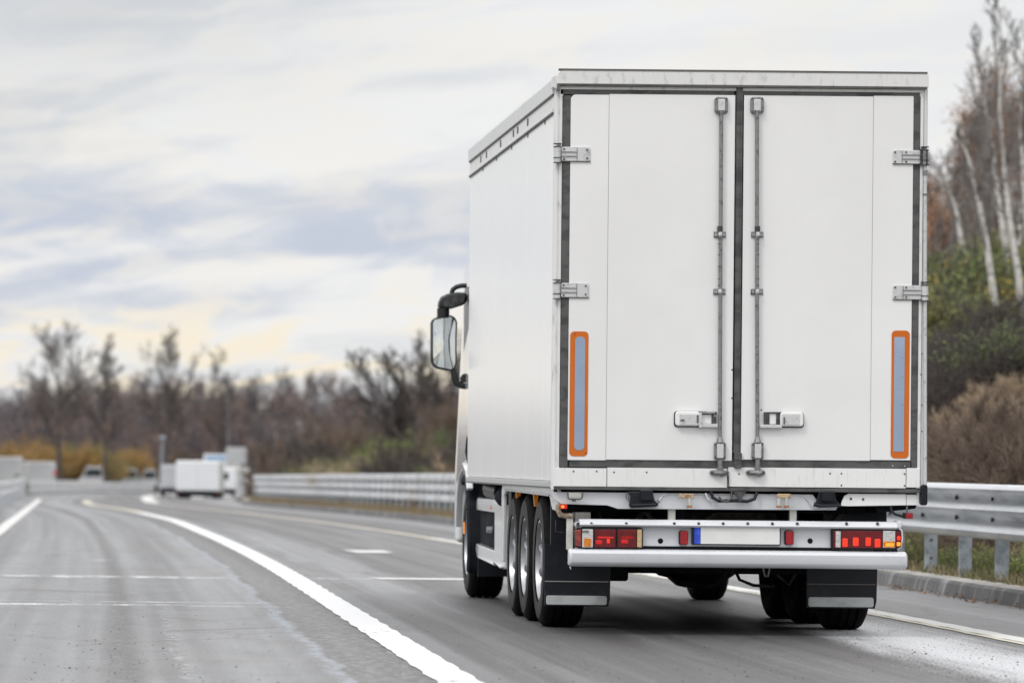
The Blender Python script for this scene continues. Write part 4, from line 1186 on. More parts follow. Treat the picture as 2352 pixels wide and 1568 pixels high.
# --- axles and wheels ------------------------------------------------------------
WR = .475


def make_wheel(parent, c, side):
    """side -1: outer face to -x"""
    w = .150
    prof = [(-w + .02, .285), (-w + .004, .31), (-w - .004, .36), (-w + .0, .42), (-w + .018, .455), (-w + .035, WR - .006), (-w + .05, WR)]
    for gx in (-.06, 0, .06):
        prof += [(gx - .010, WR + .004), (gx - .007, WR - .014), (gx + .007, WR - .014), (gx + .010, WR + .004)]
    prof += [(w - .05, WR), (w - .035, WR - .006), (w - .018, .455), (w, .42), (w + .004, .36), (w - .004, .31), (w - .02, .285)]
    mb = MB(); mb.lathe_x(prof, c, 72)
    wh = mb.build('wheel', 'tyre', parent, smooth=40)
    s = side
    mb = MB(); mb.lathe_x([(s * (w - .02), .287), (s * (w - .006), .292), (s * (w - .004), .275), (s * (w - .05), .262), (s * (w - .10), .255), (s * (w - .115), .20), (s * (w - .085), .15), (s * (w - .06), .115), (s * (w - .03), .10), (s * (w - .02), .06), (s * (w - .02), 0.001)], c, 48)
    mb.build('rim', 'alu', wh, smooth=40)
    mb = MB(); mb.lathe_x([(-s * (w - .02), .287), (-s * (w - .004), .285), (-s * (w - .08), .26), (-s * (w - .11), .12), (-s * (w - .11), .001)], c, 32); mb.build('inner_rim', 'chassis_dirty', wh)
    mb = MB()
    for k in range(10):
        a = 2 * math.pi * k / 10
        p = Vector((c[0] + s * (w - .10), c[1] + .168 * math.cos(a), c[2] + .168 * math.sin(a)))
        mb.cyl(p, p + Vector((s * .055, 0, 0)), .014, 8)
    mb.build('wheel_nut', 'alu', wh)
    mb = MB()
    for k in range(8):
        a = 2 * math.pi * (k + .5) / 8; ca, sa = math.cos(a), math.sin(a)
        p0 = Vector((c[0] + s * (w - .055), c[1] + .12 * ca, c[2] + .12 * sa)); p1 = Vector((c[0] + s * (w - .045), c[1] + .255 * ca, c[2] + .255 * sa))
        mb.tube([p0, (p0 + p1) / 2 + Vector((s * .012, 0, 0)), p1], [.022, .016, .020], 8)
    mb.build('spoke', 'alu', wh)
    mb = MB(); r_sw = [(s * (w + .002), .30), (s * (w + .0055), .345), (s * (w + .0045), .40), (s * (w - .0), .42)]
    mb.lathe_x(r_sw, c, 64); mb.build('sidewall', 'tyre_side', wh, smooth=60)
    return wh


for (yy, xl, xr) in ((32.50, 3.150, 5.485), (33.65, 3.150, 5.44), (34.66, 3.155, 5.41), (39.25, 3.175, 5.42)):
    make_wheel(truck, (xl + .150, yy, WR), -1)
    make_wheel(truck, (xr - .150, yy, WR), 1)
    mb = MB(); mb.cyl((xl + .2, yy, WR), (xr - .2, yy, WR), .06, 12)
    if yy < 39: mb.sphere((4.35, yy, WR), .17, 8)
    mb.build('axle', 'chassis', truck)
# black arches over the rear three wheels
for (x0, x1) in ((3.13, 3.50), (5.12, 5.50)):
    mb = MB(); mb.box(x0 + .02, x1, YR + .62, 35.3, .992, 1.004); mb.build('wheel_cover', 'chassis', truck)
mb = MB(); mb.box(3.52, 3.56, YR + .8, 35.2, .50, .99); mb.build('inner_liner', 'chassis', truck)
# rear fender blades
mb = MB()
pts = [(3.150, 3.42)]
prof = [(YR + .62, .55), (YR + .60, .80), (YR + .66, .97), (YR + .75, 1.03)]
L0, L1 = 3.145, 3.43
mb.prism([(YR + .60, .50), (YR + .585, .80), (YR + .62, .985), (YR + .66, .985), (YR + .62, .80), (YR + .625, .50)], 'x', L0, L1)
mb.build('fender', 'black_plastic', truck, bevel=.006)
mb = MB(); mb.prism([(YR + .60, .50), (YR + .585, .80), (YR + .62, .985), (YR + .66, .985), (YR + .62, .80), (YR + .625, .50)], 'x', 5.05, 5.50); mb.build('fender', 'black_plastic', truck, bevel=.006)


def flap(x0, x1, ztop, zbot, zs0, zs1, split):
    yy = YR + .60
    mb = MB(); mb.prism([(x0, zbot), (x1 - .012, zbot), (x1, zbot + .05), (x1 + .004, ztop - .1), (x1 - .006, ztop), (x0 - .004, ztop)], 'y', yy - .012, yy)
    fl = mb.build('mudflap', 'flap_rubber', truck, bevel=.004)
    mb = MB(); mb.prism(rrect(x0 + .01, zs0, x1 - .022, zs1, .015), 'y', yy - .02, yy - .012); mb.build('reflective_strip', 'flap_strip', fl, bevel=.005)
    mb = MB(); mb.box(x0, x1 - .01, yy - .0155, yy - .012, split - .003, split + .003); mb.build('flap_fold', 'groove_dark' if x0 > 4 else 'groove', fl)
    return fl


kx = (YR + .6) / YR
def FX_(x, y): return EX(x, y) * kx
def FZ_(y, x): return H + (EZ(y, x) - H) * kx
flap(FX_(1251, 1330), FX_(1401, 1330), FZ_(1250, 1325), FZ_(1391, 1325), FZ_(1388, 1325), FZ_(1367, 1325), FZ_(1334.5, 1320))
flap(FX_(1853, 1350), FX_(2013, 1350), FZ_(1270, 1930), FZ_(1396, 1930), FZ_(1393, 1928), FZ_(1370.5, 1928), FZ_(1341, 1930))
mb = MB()
for i, x in enumerate(np.linspace(1262, 1380, 16)):
    if i in (5, 9): continue
    X = FX_(x, 1334); Z = FZ_(1334, x); mb.box(X - .006, X + .008, YR + .5835, YR + .5842, Z - .003, Z + .003)
# --- left skirt, wheel opening, tank ---------------------------------------------------
def skirt_poly():
    return [(YR + .05, ZB - .0), (YR + .05, ZB - .13), (YR + .10, ZB - .16), (YR + .40, ZB - .155), (YR + .62, ZB - .06), (35.05, ZB - .045), (35.20, ZB - .09), (35.25, .40), (35.40, .40), (35.39, ZB - .05), (35.32, ZB)]
mb = MB(); mb.prism(skirt_poly(), 'x', XL + .045, XL + .07); mb.build('side_skirt', 'cab_paint', truck, bevel=.006)
mb = MB(); mb.tube([(XL + .04, YR + .6, ZB - .055), (XL + .04, 35.05, ZB - .04)], .008, 6); mb.build('skirt_edge', 'trim_paint', truck)
for yy in (33.1, 34.5):
    mb = MB(); mb.prism([(XL + .075, ZB - .05), (XL + .115, ZB - .05), (XL + .105, ZB - .15), (XL + .085, ZB - .15)], 'y', yy, yy + .03); mb.build('amber_marker', 'amber_lens', truck)
mb = MB(); mb.box(XL + .11, XL + .13, 35.25, 35.50, .36, .95); mb.build('skirt_liner', 'black_plastic', truck)
# tank block with white frame
ty0, ty1, tx = 35.72, 38.35, 3.185
mb = MB(); mb.prism(rrect(tx + .035, .42, tx + .56, .88, .08), 'y', ty0 + .05, ty1); tank = mb.build('fuel_tank', 'tank_black', truck, bevel=.02)
mb = MB(); mb.prism([(ty1, .765), (ty1, .855), (ty1 - .1, .88), (ty0 + .1, .87), (ty0 + .1, .765)], 'x', tx, tx + .05); mb.build('tank_frame', 'cab_paint', tank, bevel=.012)
mb = MB(); mb.prism([(ty0 - .02, .34), (ty0 - .03, .85), (ty0 + .12, .87), (ty0 + 1.05, .85), (ty0 + .80, .80), (ty0 + .78, .50), (ty0 + .9, .36), (ty0 + .3, .325)], 'x', tx - .006, tx + .06); mb.build('tank_frame', 'cab_paint', tank, bevel=.015)
mb = MB(); mb.prism([(ty0 + .95, .335), (ty0 + .85, .46), (ty1, .485), (ty1 + .02, .42), (ty1 - .15, .36)], 'x', tx - .002, tx + .05); mb.build('tank_frame', 'cab_paint', tank, bevel=.012)
mb = MB(); mb.prism(rrect(tx, .335, tx + .09, .84, .03), 'y', ty0 - .05, ty0 + .01); mb.build('tank_end', 'cab_paint', tank, bevel=.01)
mb = MB(); mb.tube([(tx + .05, 37.2, .62), (tx - .01, 37.2, .62)], [.03, .026], 10); mb.build('tank_cap', 'alu', tank)
mb = MB(); mb.box(tx - .006, tx + .001, 36.9, 36.98, .79, .82); mb.build('amber_marker', 'amber_lens', tank)
mb = MB(); mb.sphere((tx + .10, 35.95, .90), .17, 10, (.9, 2.4, .62)); mb.build('air_filter', 'tank_black', truck)
mb = MB(); mb.tube([(tx + .11, 36.8, .93), (tx + .11, 37.9, .95)], .10, 14); mb.tube([(tx + .11, 37.3, .95), (tx + .11, 37.3, 1.02)], .03, 8); mb.build('air_tank', 'black_plastic', truck)
mb = MB(); mb.box(XL + .3, XL + .34, 36.1, 38.4, .4, 1.0); mb.build('inner_liner', 'chassis', truck)

# --- cab ---------------------------------------------------------------------------------
CX0, CX1 = 3.165, 5.60
mb = MB()
prof = [(38.42, 1.13), (38.42, 3.05), (38.55, 3.18), (39.8, 3.20), (40.35, 2.9), (40.62, 2.1), (40.68, 1.0), (40.62, .45), (40.45, .45), (40.40, .95), (39.95, 1.0), (39.85, 1.05), (39.55, 1.14), (39.0, 1.15)]
mb.prism(prof, 'x', CX0 + .01, CX1)
mb.v = [(v[0] + (.045 if v[2] > 1.9 and v[0] < 4 else 0), v[1], v[2]) for v in mb.v]
cab = mb.build('cab', 'cab_paint', truck, bevel=.05, seg=3)
mb = MB(); mb.prism(rrect(39.05, 1.95, 40.2, 2.72, .10), 'x', CX0 + .045, CX0 + .058); mb.build('side_window', 'window_glass', cab)
mb = MB(); mb.prism([(38.86, 1.64), (38.86, 2.8), (38.95, 2.9), (38.98, 2.8), (38.96, 1.74), (39.1, 1.66)], 'x', CX0 + .015, CX0 + .06); mb.build('window_seal', 'mirror_rim', cab, bevel=.008)
mb = MB(); mb.tube([(CX0 + .0, 38.75, 1.72 - .30), (CX0 - .025, 38.80, 1.68 - .30), (CX0 - .03, 38.86, 1.56 - .30), (CX0 - .01, 38.80, 1.44 - .30), (CX0 + .01, 38.8, 1.22)], .013, 8); mb.build('door_handle', 'mirror_rim', cab)
mb = MB(); mb.prism([(38.70, .95), (38.86, 1.10), (39.25, 1.17), (39.62, 1.10), (39.86, .92), (39.97, .60), (39.93, .60), (39.80, .90), (39.58, 1.05), (39.25, 1.11), (38.92, 1.05), (38.76, .93)], 'x', CX0 - .035, CX0 + .02)
mb.build('wheel_arch', 'cab_paint', cab, bevel=.008)
mb = MB(); mb.lathe_x([(0, .53), (-.01, .56), (0.01, .60), (.30, .60), (.30, .53), (0, .53)], (CX0 - .02, 39.25, WR), 24, R(70), R(205)); mb.build('wheel_cover', 'tank_black', cab, smooth=50)
mb = MB(); mb.box(CX0 + .05, CX0 + .40, 38.50, 38.54, .20, .44); mb.build('mudflap', 'flap_rubber', truck)
mb = MB(); mb.box(CX0 - .052, CX0 - .046, 38.78, 38.82, .56, .66); mb.build('amber_marker', 'glow_orange', cab)
mb = MB(); mb.box(CX0 - .03, CX0 + .01, 38.60, 38.75, 1.28, 1.31); mb.box(CX0 - .02, CX0 + .01, 38.6, 38.72, 1.19, 1.27); mb.build('side_vent', 'mirror_rim', cab)

# mirrors (about 39.9 m ahead of the lens)
MD = 39.8; MS = MD / F


def mp(x, y, dy=0.0): return (((x - 236) + .0095 * (y - 1050)) * MS, MD + dy, H - (y - 1050 - .0095 * (x - 236)) * MS)


def mprism(mb, pts, y0, y1):
    mb.prism([(mp(*p)[0], mp(*p)[2]) for p in pts], 'y', MD + y0, MD + y1); return mb


mb = MB(); mb.tube([mp(1072, 656), mp(1060, 656), mp(1048, 659), mp(1040, 665), mp(1037, 674)], .022, 10)
mir = mb.build('mirror', 'mirror_rim', truck)
mb = MB(); mprism(mb, [(1006, 708), (1008, 693), (1014, 681), (1026, 675), (1050, 671), (1072, 672), (1073, 693), (1062, 701), (1040, 708), (1020, 711)], -.05, .14); mb.build('upper_mirror', 'mirror_rim', mir, bevel=.03, seg=3)
mb = MB(); mprism(mb, [(1017, 697), (1019, 685), (1027, 679), (1048, 676), (1068, 678), (1064, 694), (1050, 702), (1034, 705), (1021, 704)], -.055, -.049); mb.build('upper_glass', 'dark_steel', mir)
mb = MB(); mb.tube([mp(1018, 708), mp(1018, 730)], .055, 12); mb.build('mirror_neck', 'mirror_rim', mir)
mb = MB(); mprism(mb, [(990, 742), (993, 733), (1003, 728), (1036, 724), (1046, 729), (1050, 740), (1049, 770), (1049, 838), (1045, 850), (1038, 853), (1004, 846), (994, 840), (990, 828)], -.03, .12); mb.build('mirror_shell', 'mirror_rim', mir, bevel=.022, seg=3)
# convex main mirror glass
pts = [(994, 742), (998, 735), (1010, 732), (1034, 728), (1043, 733), (1046, 742), (1045, 770), (1045, 836), (1041, 845), (1035, 848), (1006, 842), (997, 836), (994, 826)]
mb = MB(); vs = []; c0 = (1020, 788)
NR = 8
for k, s_ in enumerate([1 - j / NR for j in range(NR)]):
    for p in pts:
        vs.append(mp(c0[0] + (p[0] - c0[0]) * s_, c0[1] + (p[1] - c0[1]) * s_, -.034 - .006 * (1 - s_ * s_)))
vs.append(mp(c0[0], c0[1], -.040)); n_ = len(pts)
fs = [(k * n_ + i, (k + 1) * n_ + i, (k + 1) * n_ + (i + 1) % n_, k * n_ + (i + 1) % n_) for k in range(NR - 1) for i in range(n_)]
fs += [((NR - 1) * n_ + i, NR * n_, (NR - 1) * n_ + (i + 1) % n_) for i in range(n_)]
mb.add(vs, fs); mb.build('mirror_glass', 'mirror_glass', mir, smooth=60)
mb = MB(); mb.tube([mp(1040, 848), mp(1043, 856), mp(1044, 870), mp(1048, 880), mp(1060, 885), mp(1073, 888)], [.025, .03, .032, .032, .03, .026], 10); mb.build('mirror_arm', 'mirror_rim', mir)
mb = MB(); mprism(mb, [(1058, 878), (1058, 866), (1064, 858), (1072, 857), (1072, 878)], -.02, .1); mb.build('mirror_mount', 'mirror_rim', mir, bevel=.01)

# ------------------------------------------------------------------ things along the road and beyond
def W(x, y, d):
    """point at distance d that lies on picture drawing position x, y"""
    return Vector((((x - 236) + .0095 * (y - 1050)) * d / F, d, H - (y - 1050 - .0095 * (x - 236)) * d / F))


class Fast:
    """large meshes from numpy blocks"""
    def __init__(s): s.v = []; s.f = []; s.m = []; s.n = 0

    def quads(s, V, mi=0):
        k = len(V) // 4
        s.v.append(V); s.f.append(np.arange(s.n, s.n + 4 * k).reshape(k, 4)); s.m.append(np.full(k, mi)); s.n += 4 * k

    def grid(s, V, F_, mi=0):
        s.v.append(V); s.f.append(F_ + s.n); s.m.append(np.full(len(F_), mi)); s.n += len(V)

    def data(s): return np.concatenate(s.v), np.concatenate(s.f), np.concatenate(s.m)

    def mesh(s, name, mats, smooth=False):
        V, F_, M = s.data()
        me = bpy.data.meshes.new(name)
        me.vertices.add(len(V)); me.vertices.foreach_set('co', V.astype(np.float32).ravel())
        me.loops.add(F_.size); me.loops.foreach_set('vertex_index', F_.astype(np.int32).ravel())
        me.polygons.add(len(F_)); me.polygons.foreach_set('loop_start', np.arange(0, F_.size, 4, dtype=np.int32))
        me.polygons.foreach_set('loop_total', np.full(len(F_), 4, dtype=np.int32))
        for k in mats: me.materials.append(MATS[k])
        me.polygons.foreach_set('material_index', M.astype(np.int32))
        if smooth: me.polygons.foreach_set('use_smooth', np.ones(len(F_), dtype=bool))
        me.update(calc_edges=True); me.validate()
        return me


def obj_from(me, name, parent=None):
    o = bpy.data.objects.new(name, me); COL.objects.link(o)
    if parent is not None: o.parent = parent
    return o


def leaf_cloud(F_, centres, n, size, spread, mi=0, seed=0, flat=(1, 1, 1)):
    r = np.random.default_rng(seed)
    c = centres[r.integers(0, len(centres), n)] + r.normal(0, 1, (n, 3)) * spread * np.array(flat)
    a = r.normal(0, 1, (n, 3)); a /= np.linalg.norm(a, axis=1)[:, None]
    b = np.cross(a, r.normal(0, 1, (n, 3))); b /= np.linalg.norm(b, axis=1)[:, None]
    sz = size * r.uniform(.5, 1.3, (n, 1)); a = a * sz; b = b * sz * .6
    V = np.empty((n * 4, 3)); V[0::4] = c - a; V[1::4] = c + b; V[2::4] = c + a; V[3::4] = c - b
    F_.quads(V, mi)


def seg_tubes(F_, P0, P1, r0, r1, n=3, mi=0):
    """many straight tapered tubes"""
    P0 = np.array(P0, float); P1 = np.array(P1, float); r0 = np.array(r0, float)[:, None]; r1 = np.array(r1, float)[:, None]
    t = P1 - P0; L = np.linalg.norm(t, axis=1)[:, None]; t = t / np.maximum(L, 1e-6)
    ref = np.where(np.abs(t[:, 2:3]) < .9, np.array([[0, 0, 1.]]), np.array([[1., 0, 0]]))
    u = np.cross(t, ref); u /= np.linalg.norm(u, axis=1)[:, None]; w = np.cross(t, u)
    k = len(P0); V = np.empty((k, 2 * n, 3))
    for i in range(n):
        a = 2 * math.pi * i / n
        d = u * math.cos(a) + w * math.sin(a)
        V[:, i] = P0 + d * r0; V[:, n + i] = P1 + d * r1
    base = (np.arange(k) * 2 * n)[:, None]
    fs = [np.concatenate([base + i, base + (i + 1) % n, base + n + (i + 1) % n, base + n + i], 1) for i in range(n)]
    F_.grid(V.reshape(-1, 3), np.concatenate(fs), mi)


def grow(path, radii, levels, seed, spec, up=.15):
    """returns lists of segments (p0,p1,r0,r1,level) and tips.  spec[level]=(count, length ratio, angle deg, wiggle)"""
    r = random.Random(seed)
    segs = [[], [], [], []]; tips = []

    def put(p0, p1, a, b, lev):
        segs[0].append(p0[:]); segs[1].append(p1[:]); segs[2].append(a); segs[3].append(b)

    def branch(base, direc, length, rad, lev):
        npt = 5 if lev < 2 else (4 if lev == 2 else 3)
        pts = [base]; d = direc.copy(); wig = spec[min(lev, len(spec) - 1)][3]
        for i in range(npt):
            d = (d + Vector((r.gauss(0, wig), r.gauss(0, wig), r.gauss(0, wig) + up))).normalized()
            pts.append(pts[-1] + d * (length / npt))
        for i in range(npt):
            ra = rad * (1 - .85 * i / npt); rb = rad * (1 - .85 * (i + 1) / npt)
            put(pts[i], pts[i + 1], ra, rb, lev)
        sub(pts, [rad * (1 - .85 * i / npt) for i in range(npt + 1)], length, lev + 1)

    def sub(pts, rads, length, lev):
        if lev > levels:
            tips.append(pts[-1]); tips.append(pts[len(pts) // 2]); return
        cnt, ratio, ang, _ = spec[lev - 1]
        for k in range(cnt):
            t = (.28 if lev == 1 else .12) + (.70 if lev == 1 else .85) * (k + r.random()) / cnt
            f = t * (len(pts) - 1); i = min(int(f), len(pts) - 2); f -= i
            p = pts[i].lerp(pts[i + 1], f); ax = (pts[i + 1] - pts[i]).normalized()
            side = ax.orthogonal().normalized(); side.rotate(Matrix.Rotation(r.uniform(0, 2 * math.pi), 3, ax))
            a = R(ang * r.uniform(.7, 1.25)) * (1 - .45 * t if lev == 1 else 1)
            d = (ax * math.cos(a) + side * math.sin(a)).normalized()
            rr = rads[i] * .55
            ln = length * ratio * (1.15 - .75 * t if lev == 1 else 1 - .4 * t) * r.uniform(.7, 1.2)
            branch(p, d, ln, rr, lev)

    L = sum((path[i + 1] - path[i]).length for i in range(len(path) - 1))
    for i in range(len(path) - 1): put(path[i], path[i + 1], radii[i], radii[i + 1], 0)
    n_tr = len(segs[0])
    sub(path, radii, L, 1)
    return segs, tips, n_tr


def trunk_path(h, r0, seed, lean=(0, 0), wig=.02, n=7):
    r = random.Random(seed); p = Vector((0, 0, -.2)); pts = [p]
    for i in range(n):
        p = p + Vector((lean[0] * h / n + r.gauss(0, wig) * h / n * 2, lean[1] * h / n + r.gauss(0, wig) * h / n * 2, h / n))
        pts.append(p)
    return pts, [r0 * (1 - .9 * (i / n) ** .8) for i in range(n + 1)]


def tree_meshes(seed, h, r0, spec, levels=4, lean=(0, 0), twig=.010, bark='bark', up=.12, path=None, leaves=None, wig=.02):
    if path is None: path, radii = trunk_path(h, r0, seed, lean, wig)
    else:
        n = len(path) - 1; radii = [r0 * (1 - .88 * (i / n) ** .9) for i in range(n + 1)]
    segs, tips, nt = grow(path, radii, levels, seed, spec, up)
    A = Fast(); B = Fast()
    P0, P1, ra, rb = segs
    ra = [max(v, twig) for v in ra]; rb = [max(v, twig * .7) for v in rb]
    seg_tubes(A, P0[:nt], P1[:nt], ra[:nt], rb[:nt], 8)
    seg_tubes(B, P0[nt:], P1[nt:], ra[nt:], rb[nt:], 3)
    mats = [bark]
    if leaves:
        lm, n, size, spread = leaves
        leaf_cloud(B, np.array([t[:] for t in tips]), n, size, spread, 1, seed); mats = [bark, lm]
    return A.mesh('trunk', [bark], True), B.mesh('crown', mats)


def add_tree(name, meshes, loc, label, group=None, rz=0, sc=1, cat='tree'):
    t = thing(name, loc, label, cat, group, rz); t.scale = (sc,) * 3 if not isinstance(sc, tuple) else sc
    obj_from(meshes[0], 'trunk', t); obj_from(meshes[1], 'crown', t)
    return t


def base(x, d, dz=0.0):
    X = (x - 236) * d / F
    return (X, d, bank(X, d) - dz)


SPEC_OAK = [(15, .50, 50, .05), (9, .50, 34, .06), (7, .55, 32, .07), (5, .62, 32, .08)]
SPEC_TALL = [(15, .38, 40, .05), (8, .5, 32, .06), (6, .55, 32, .07), (5, .6, 32, .08)]

# four lone bare trees standing in front of the far wood
for (x, d, h, r0, seed, lab, spec, sc, ytop) in (
        (137, 330, 10.2, .24, 11, 'tall bare tree with the densest dark crown, nearest the left picture edge, behind the barrier', SPEC_OAK, 1.0, 790),
        (240, 350, 9.8, .18, 23, 'slim bare tree with a thin upright crown, second lone tree from the left', SPEC_TALL, 1.0, 800),
        (385, 360, 10.0, .24, 31, 'bare tree with a wide brush-like crown rising above the far lamp post', SPEC_OAK, 1.0, 810),
        (505, 420, 9.6, .20, 43, 'hazy bare tree in the far wood straight above the small white van', SPEC_TALL, 1.0, 840)):
    b = base(x, d); top = W(x, ytop, d).z
    o_ = add_tree('bare_tree', tree_meshes(seed, top - b[2], r0, spec, 4, twig=.0095, bark='bark', up=.07, wig=.012), b, lab)
# spreading tree right of the wood, many stems
for (x, yb, d, seed, hh, r0, lean, lab) in ((968, 1000, 150, 51, 3.3, .13, (-.35, 0), 0), (985, 1000, 150.6, 52, 3.6, .14, (.05, .1), 'broad bare tree with many stems on the bank left of the truck mirror'),
                                       (1000, 1000, 150.3, 53, 3.2, .12, (.4, 0), 0), (890, 1010, 158, 54, 2.6, .08, (.2, 0), 'small spindly bare tree at the left foot of the broad bare tree')):
    if lab == 0: continue
    if seed == 52:
        t = thing('bare_tree', (W(x, yb, d).x, d, bank(W(x, yb, d).x, d)), lab, 'tree')
        for (ox, sd, h_, ln) in ((-.28, 51, 3.0, (-.75, 0)), (-.1, 57, 3.3, (-.40, 0)), (0, 52, 3.6, (-.12, .1)), (.16, 55, 3.6, (.22, 0)), (.3, 53, 3.0, (.6, 0)), (.3, 58, 2.5, (.95, 0))):
            A, B = tree_meshes(sd, h_ * 1.0, .085, [(10, .55, 42, .06), (8, .5, 34, .07), (6, .55, 34, .08), (5, .6, 34, .08)], 4, ln, .006, 'bark', .08, wig=.03)
            for me_, nm in ((A, 'trunk'), (B, 'crown')):
                o = obj_from(me_, nm, t); o.location = (ox, 0, 0)
    else:
        add_tree('bare_tree', tree_meshes(seed, hh, r0, SPEC_OAK, 4, lean, .009), (W(x, yb, d).x, d, bank(W(x, yb, d).x, d)), lab)

# the far wood reads as one mass
A = Fast()
variants = []
for s_ in range(7):
    pth, rad = trunk_path(11, .16, 100 + s_, wig=.03)
    segs, tips, nt = grow(pth, rad, 3, 100 + s_, [(17, .42, 48, .05), (9, .5, 34, .06), (7, .6, 34, .08)], .08)
    G = Fast(); P0, P1, ra, rb = segs
    seg_tubes(G, P0, P1, [max(v, .014) for v in ra], [max(v, .008) for v in rb], 3, 0)
    T = np.array([t[:] for t in tips])
    leaf_cloud(G, T, 420, .13, .45, 1, s_)
    variants.append((G.data(), T))
rr = np.random.default_rng(5)
for row, (d0, hs) in enumerate(((395, .52), (425, .60), (455, .67), (490, .72), (530, .80))):
    n_ = 66
    for k in range(n_):
        d = d0 + rr.uniform(-10, 10)
        x = -120 + (1330) * (k + rr.uniform(0, .9)) / n_
        if d < 440 and x < 60: continue
        X = (x - 236) * d / F; z = bank(X, d)
        if LBAR(d) - 2.0 < X < KERB(d) + 2.5: continue
        (V, F_, M), T = variants[rr.integers(0, 7)]
        a = rr.uniform(0, 6.28); ca, sa = math.cos(a), math.sin(a)
        hf = hs * rr.uniform(.76, .98) * (1.0 if x > 60 else .7) * (1.08 if x > 640 else 1)
        # target skyline height in drawing units
        V2 = V @ np.array([[ca, sa, 0], [-sa, ca, 0], [0, 0, 1]]) * np.array([hf, hf, hf]) + np.array([X, d, z])
        rust = rr.random() < .4
        M2 = np.where(M == 1, 2 if rust else 1, 0)
        A.v.append(V2); A.f.append(F_ + A.n); A.m.append(M2); A.n += len(V2)
# undergrowth filling the wood
cs = []
for k in range(2400):
    d = rr.uniform(400, 540); x = rr.uniform(-150, 1250); X = (x - 236) * d / F
    if LBAR(d) - 2.5 < X < KERB(d) + 3: continue
    cs.append((X, d, bank(X, d) + rr.uniform(0.2, 7.6) * rr.uniform(.75, 1)))
leaf_cloud(A, np.array(cs), 170000, .12, .8, 1, 77)
cs = [c for c in cs if rr.random() < .3]
leaf_cloud(A, np.array(cs), 20000, .13, .7, 2, 78)
# the wood runs on to the left of the road
cs = []
for k in range(1500):
    d = rr.uniform(400, 520); X = rr.uniform(-75, -17)
    if rr.random() < .3: X = rr.uniform(-17, -8); d = rr.uniform(430, 520)
    cs.append((X, d, bank(X, d) + rr.uniform(.2, 6.0 + 2.5 * math.sin(X * .7) + 1.5 * math.sin(X * 1.9)) * .9))
leaf_cloud(A, np.array(cs), 60000, .22, .9, 1, 79)
wd = obj_from(A.mesh('woodland', ['bark_far', 'leaf_dusk', 'leaf_brown']), 'woodland')
tag(wd, 'far leafless autumn wood closing the horizon behind the road bend', 'woodland', kind='stuff')

# ------------------------------------------------------------------ shrubs
def shrub_mesh(seed, kind):
    r = np.random.default_rng(seed); G = Fast()
    n = 26; c = r.normal(0, 1, (n, 3)); c /= np.linalg.norm(c, axis=1)[:, None]
    c *= r.uniform(.25, .95, (n, 1)) ** .6; c[:, 2] = np.abs(c[:, 2]) * 1.0 + .1
    c *= np.array([1, 1, .95]) * r.uniform(.8, 1.1, (n, 1))
    m1, m2, dens, size = kind[:4]
    P0 = np.zeros((n * 8, 3)); P1 = np.empty((n * 8, 3))
    P1[:] = np.repeat(c, 8, 0) + r.normal(0, .20, (n * 8, 3)); P1[:, 2] = np.maximum(P1[:, 2], .05); P0[:, :2] = P1[:, :2] * .25
    P0[:, 2] = -.1
    mid = (P0 + P1) / 2 + r.normal(0, .06, P0.shape); mid[:, 2] += .05
    seg_tubes(G, P0, mid, np.full(len(P0), .012), np.full(len(P0), .008), 3, 1)
    seg_tubes(G, mid, P1, np.full(len(P0), .008), np.full(len(P0), .003), 3, 1)
    k = kind[4] if len(kind) > 4 else 700; s0 = P1[r.integers(0, len(P1), k)]; dirs = r.normal(0, .13, (k, 3)) + np.array([0, 0, .07]) + s0 * .12
    seg_tubes(G, s0, s0 + dirs, np.full(k, .005), np.full(k, .002), 3, 1)
    leaf_cloud(G, np.concatenate([c, s0]), dens, size, .10, 0, seed)
    return G.mesh('foliage', [m1, m2])


KINDS = dict(brown=('leaf_brown', 'twig_brown', 900, .014, 5200), tan=('twig_tan', 'twig_tan', 300, .015, 4200), green=('leaf_green', 'bark', 8000, .027),
             bright=('leaf_bright', 'bark', 6000, .027), olive=('leaf_olive', 'bark', 7000, .027), yellow=('leaf_yellow', 'bark', 7000, .03), ochre=('leaf_ochre', 'twig_brown', 6000, .035),
             dusk=('leaf_dark', 'bark', 3500, .024, 3000))
SH = {k: [shrub_mesh(200 + 7 * i + j, v) for j in range(3)] for i, (k, v) in enumerate(KINDS.items())}
SLAB = dict(brown=('leafless brown bush', 'brown bushes'), tan=('straw-coloured twiggy bush', 'straw-coloured bushes'),
            green=('dark green bush', 'dark green bushes'), bright=('light green bush', 'light green bushes'), olive=('olive bush', 'olive bushes'),
            yellow=('yellow-green bush', 'yellow-green bushes'), ochre=('ochre bush', 'ochre bushes'), dusk=('dark brown bush', 'dark brown bushes'))
rs = random.Random(3)


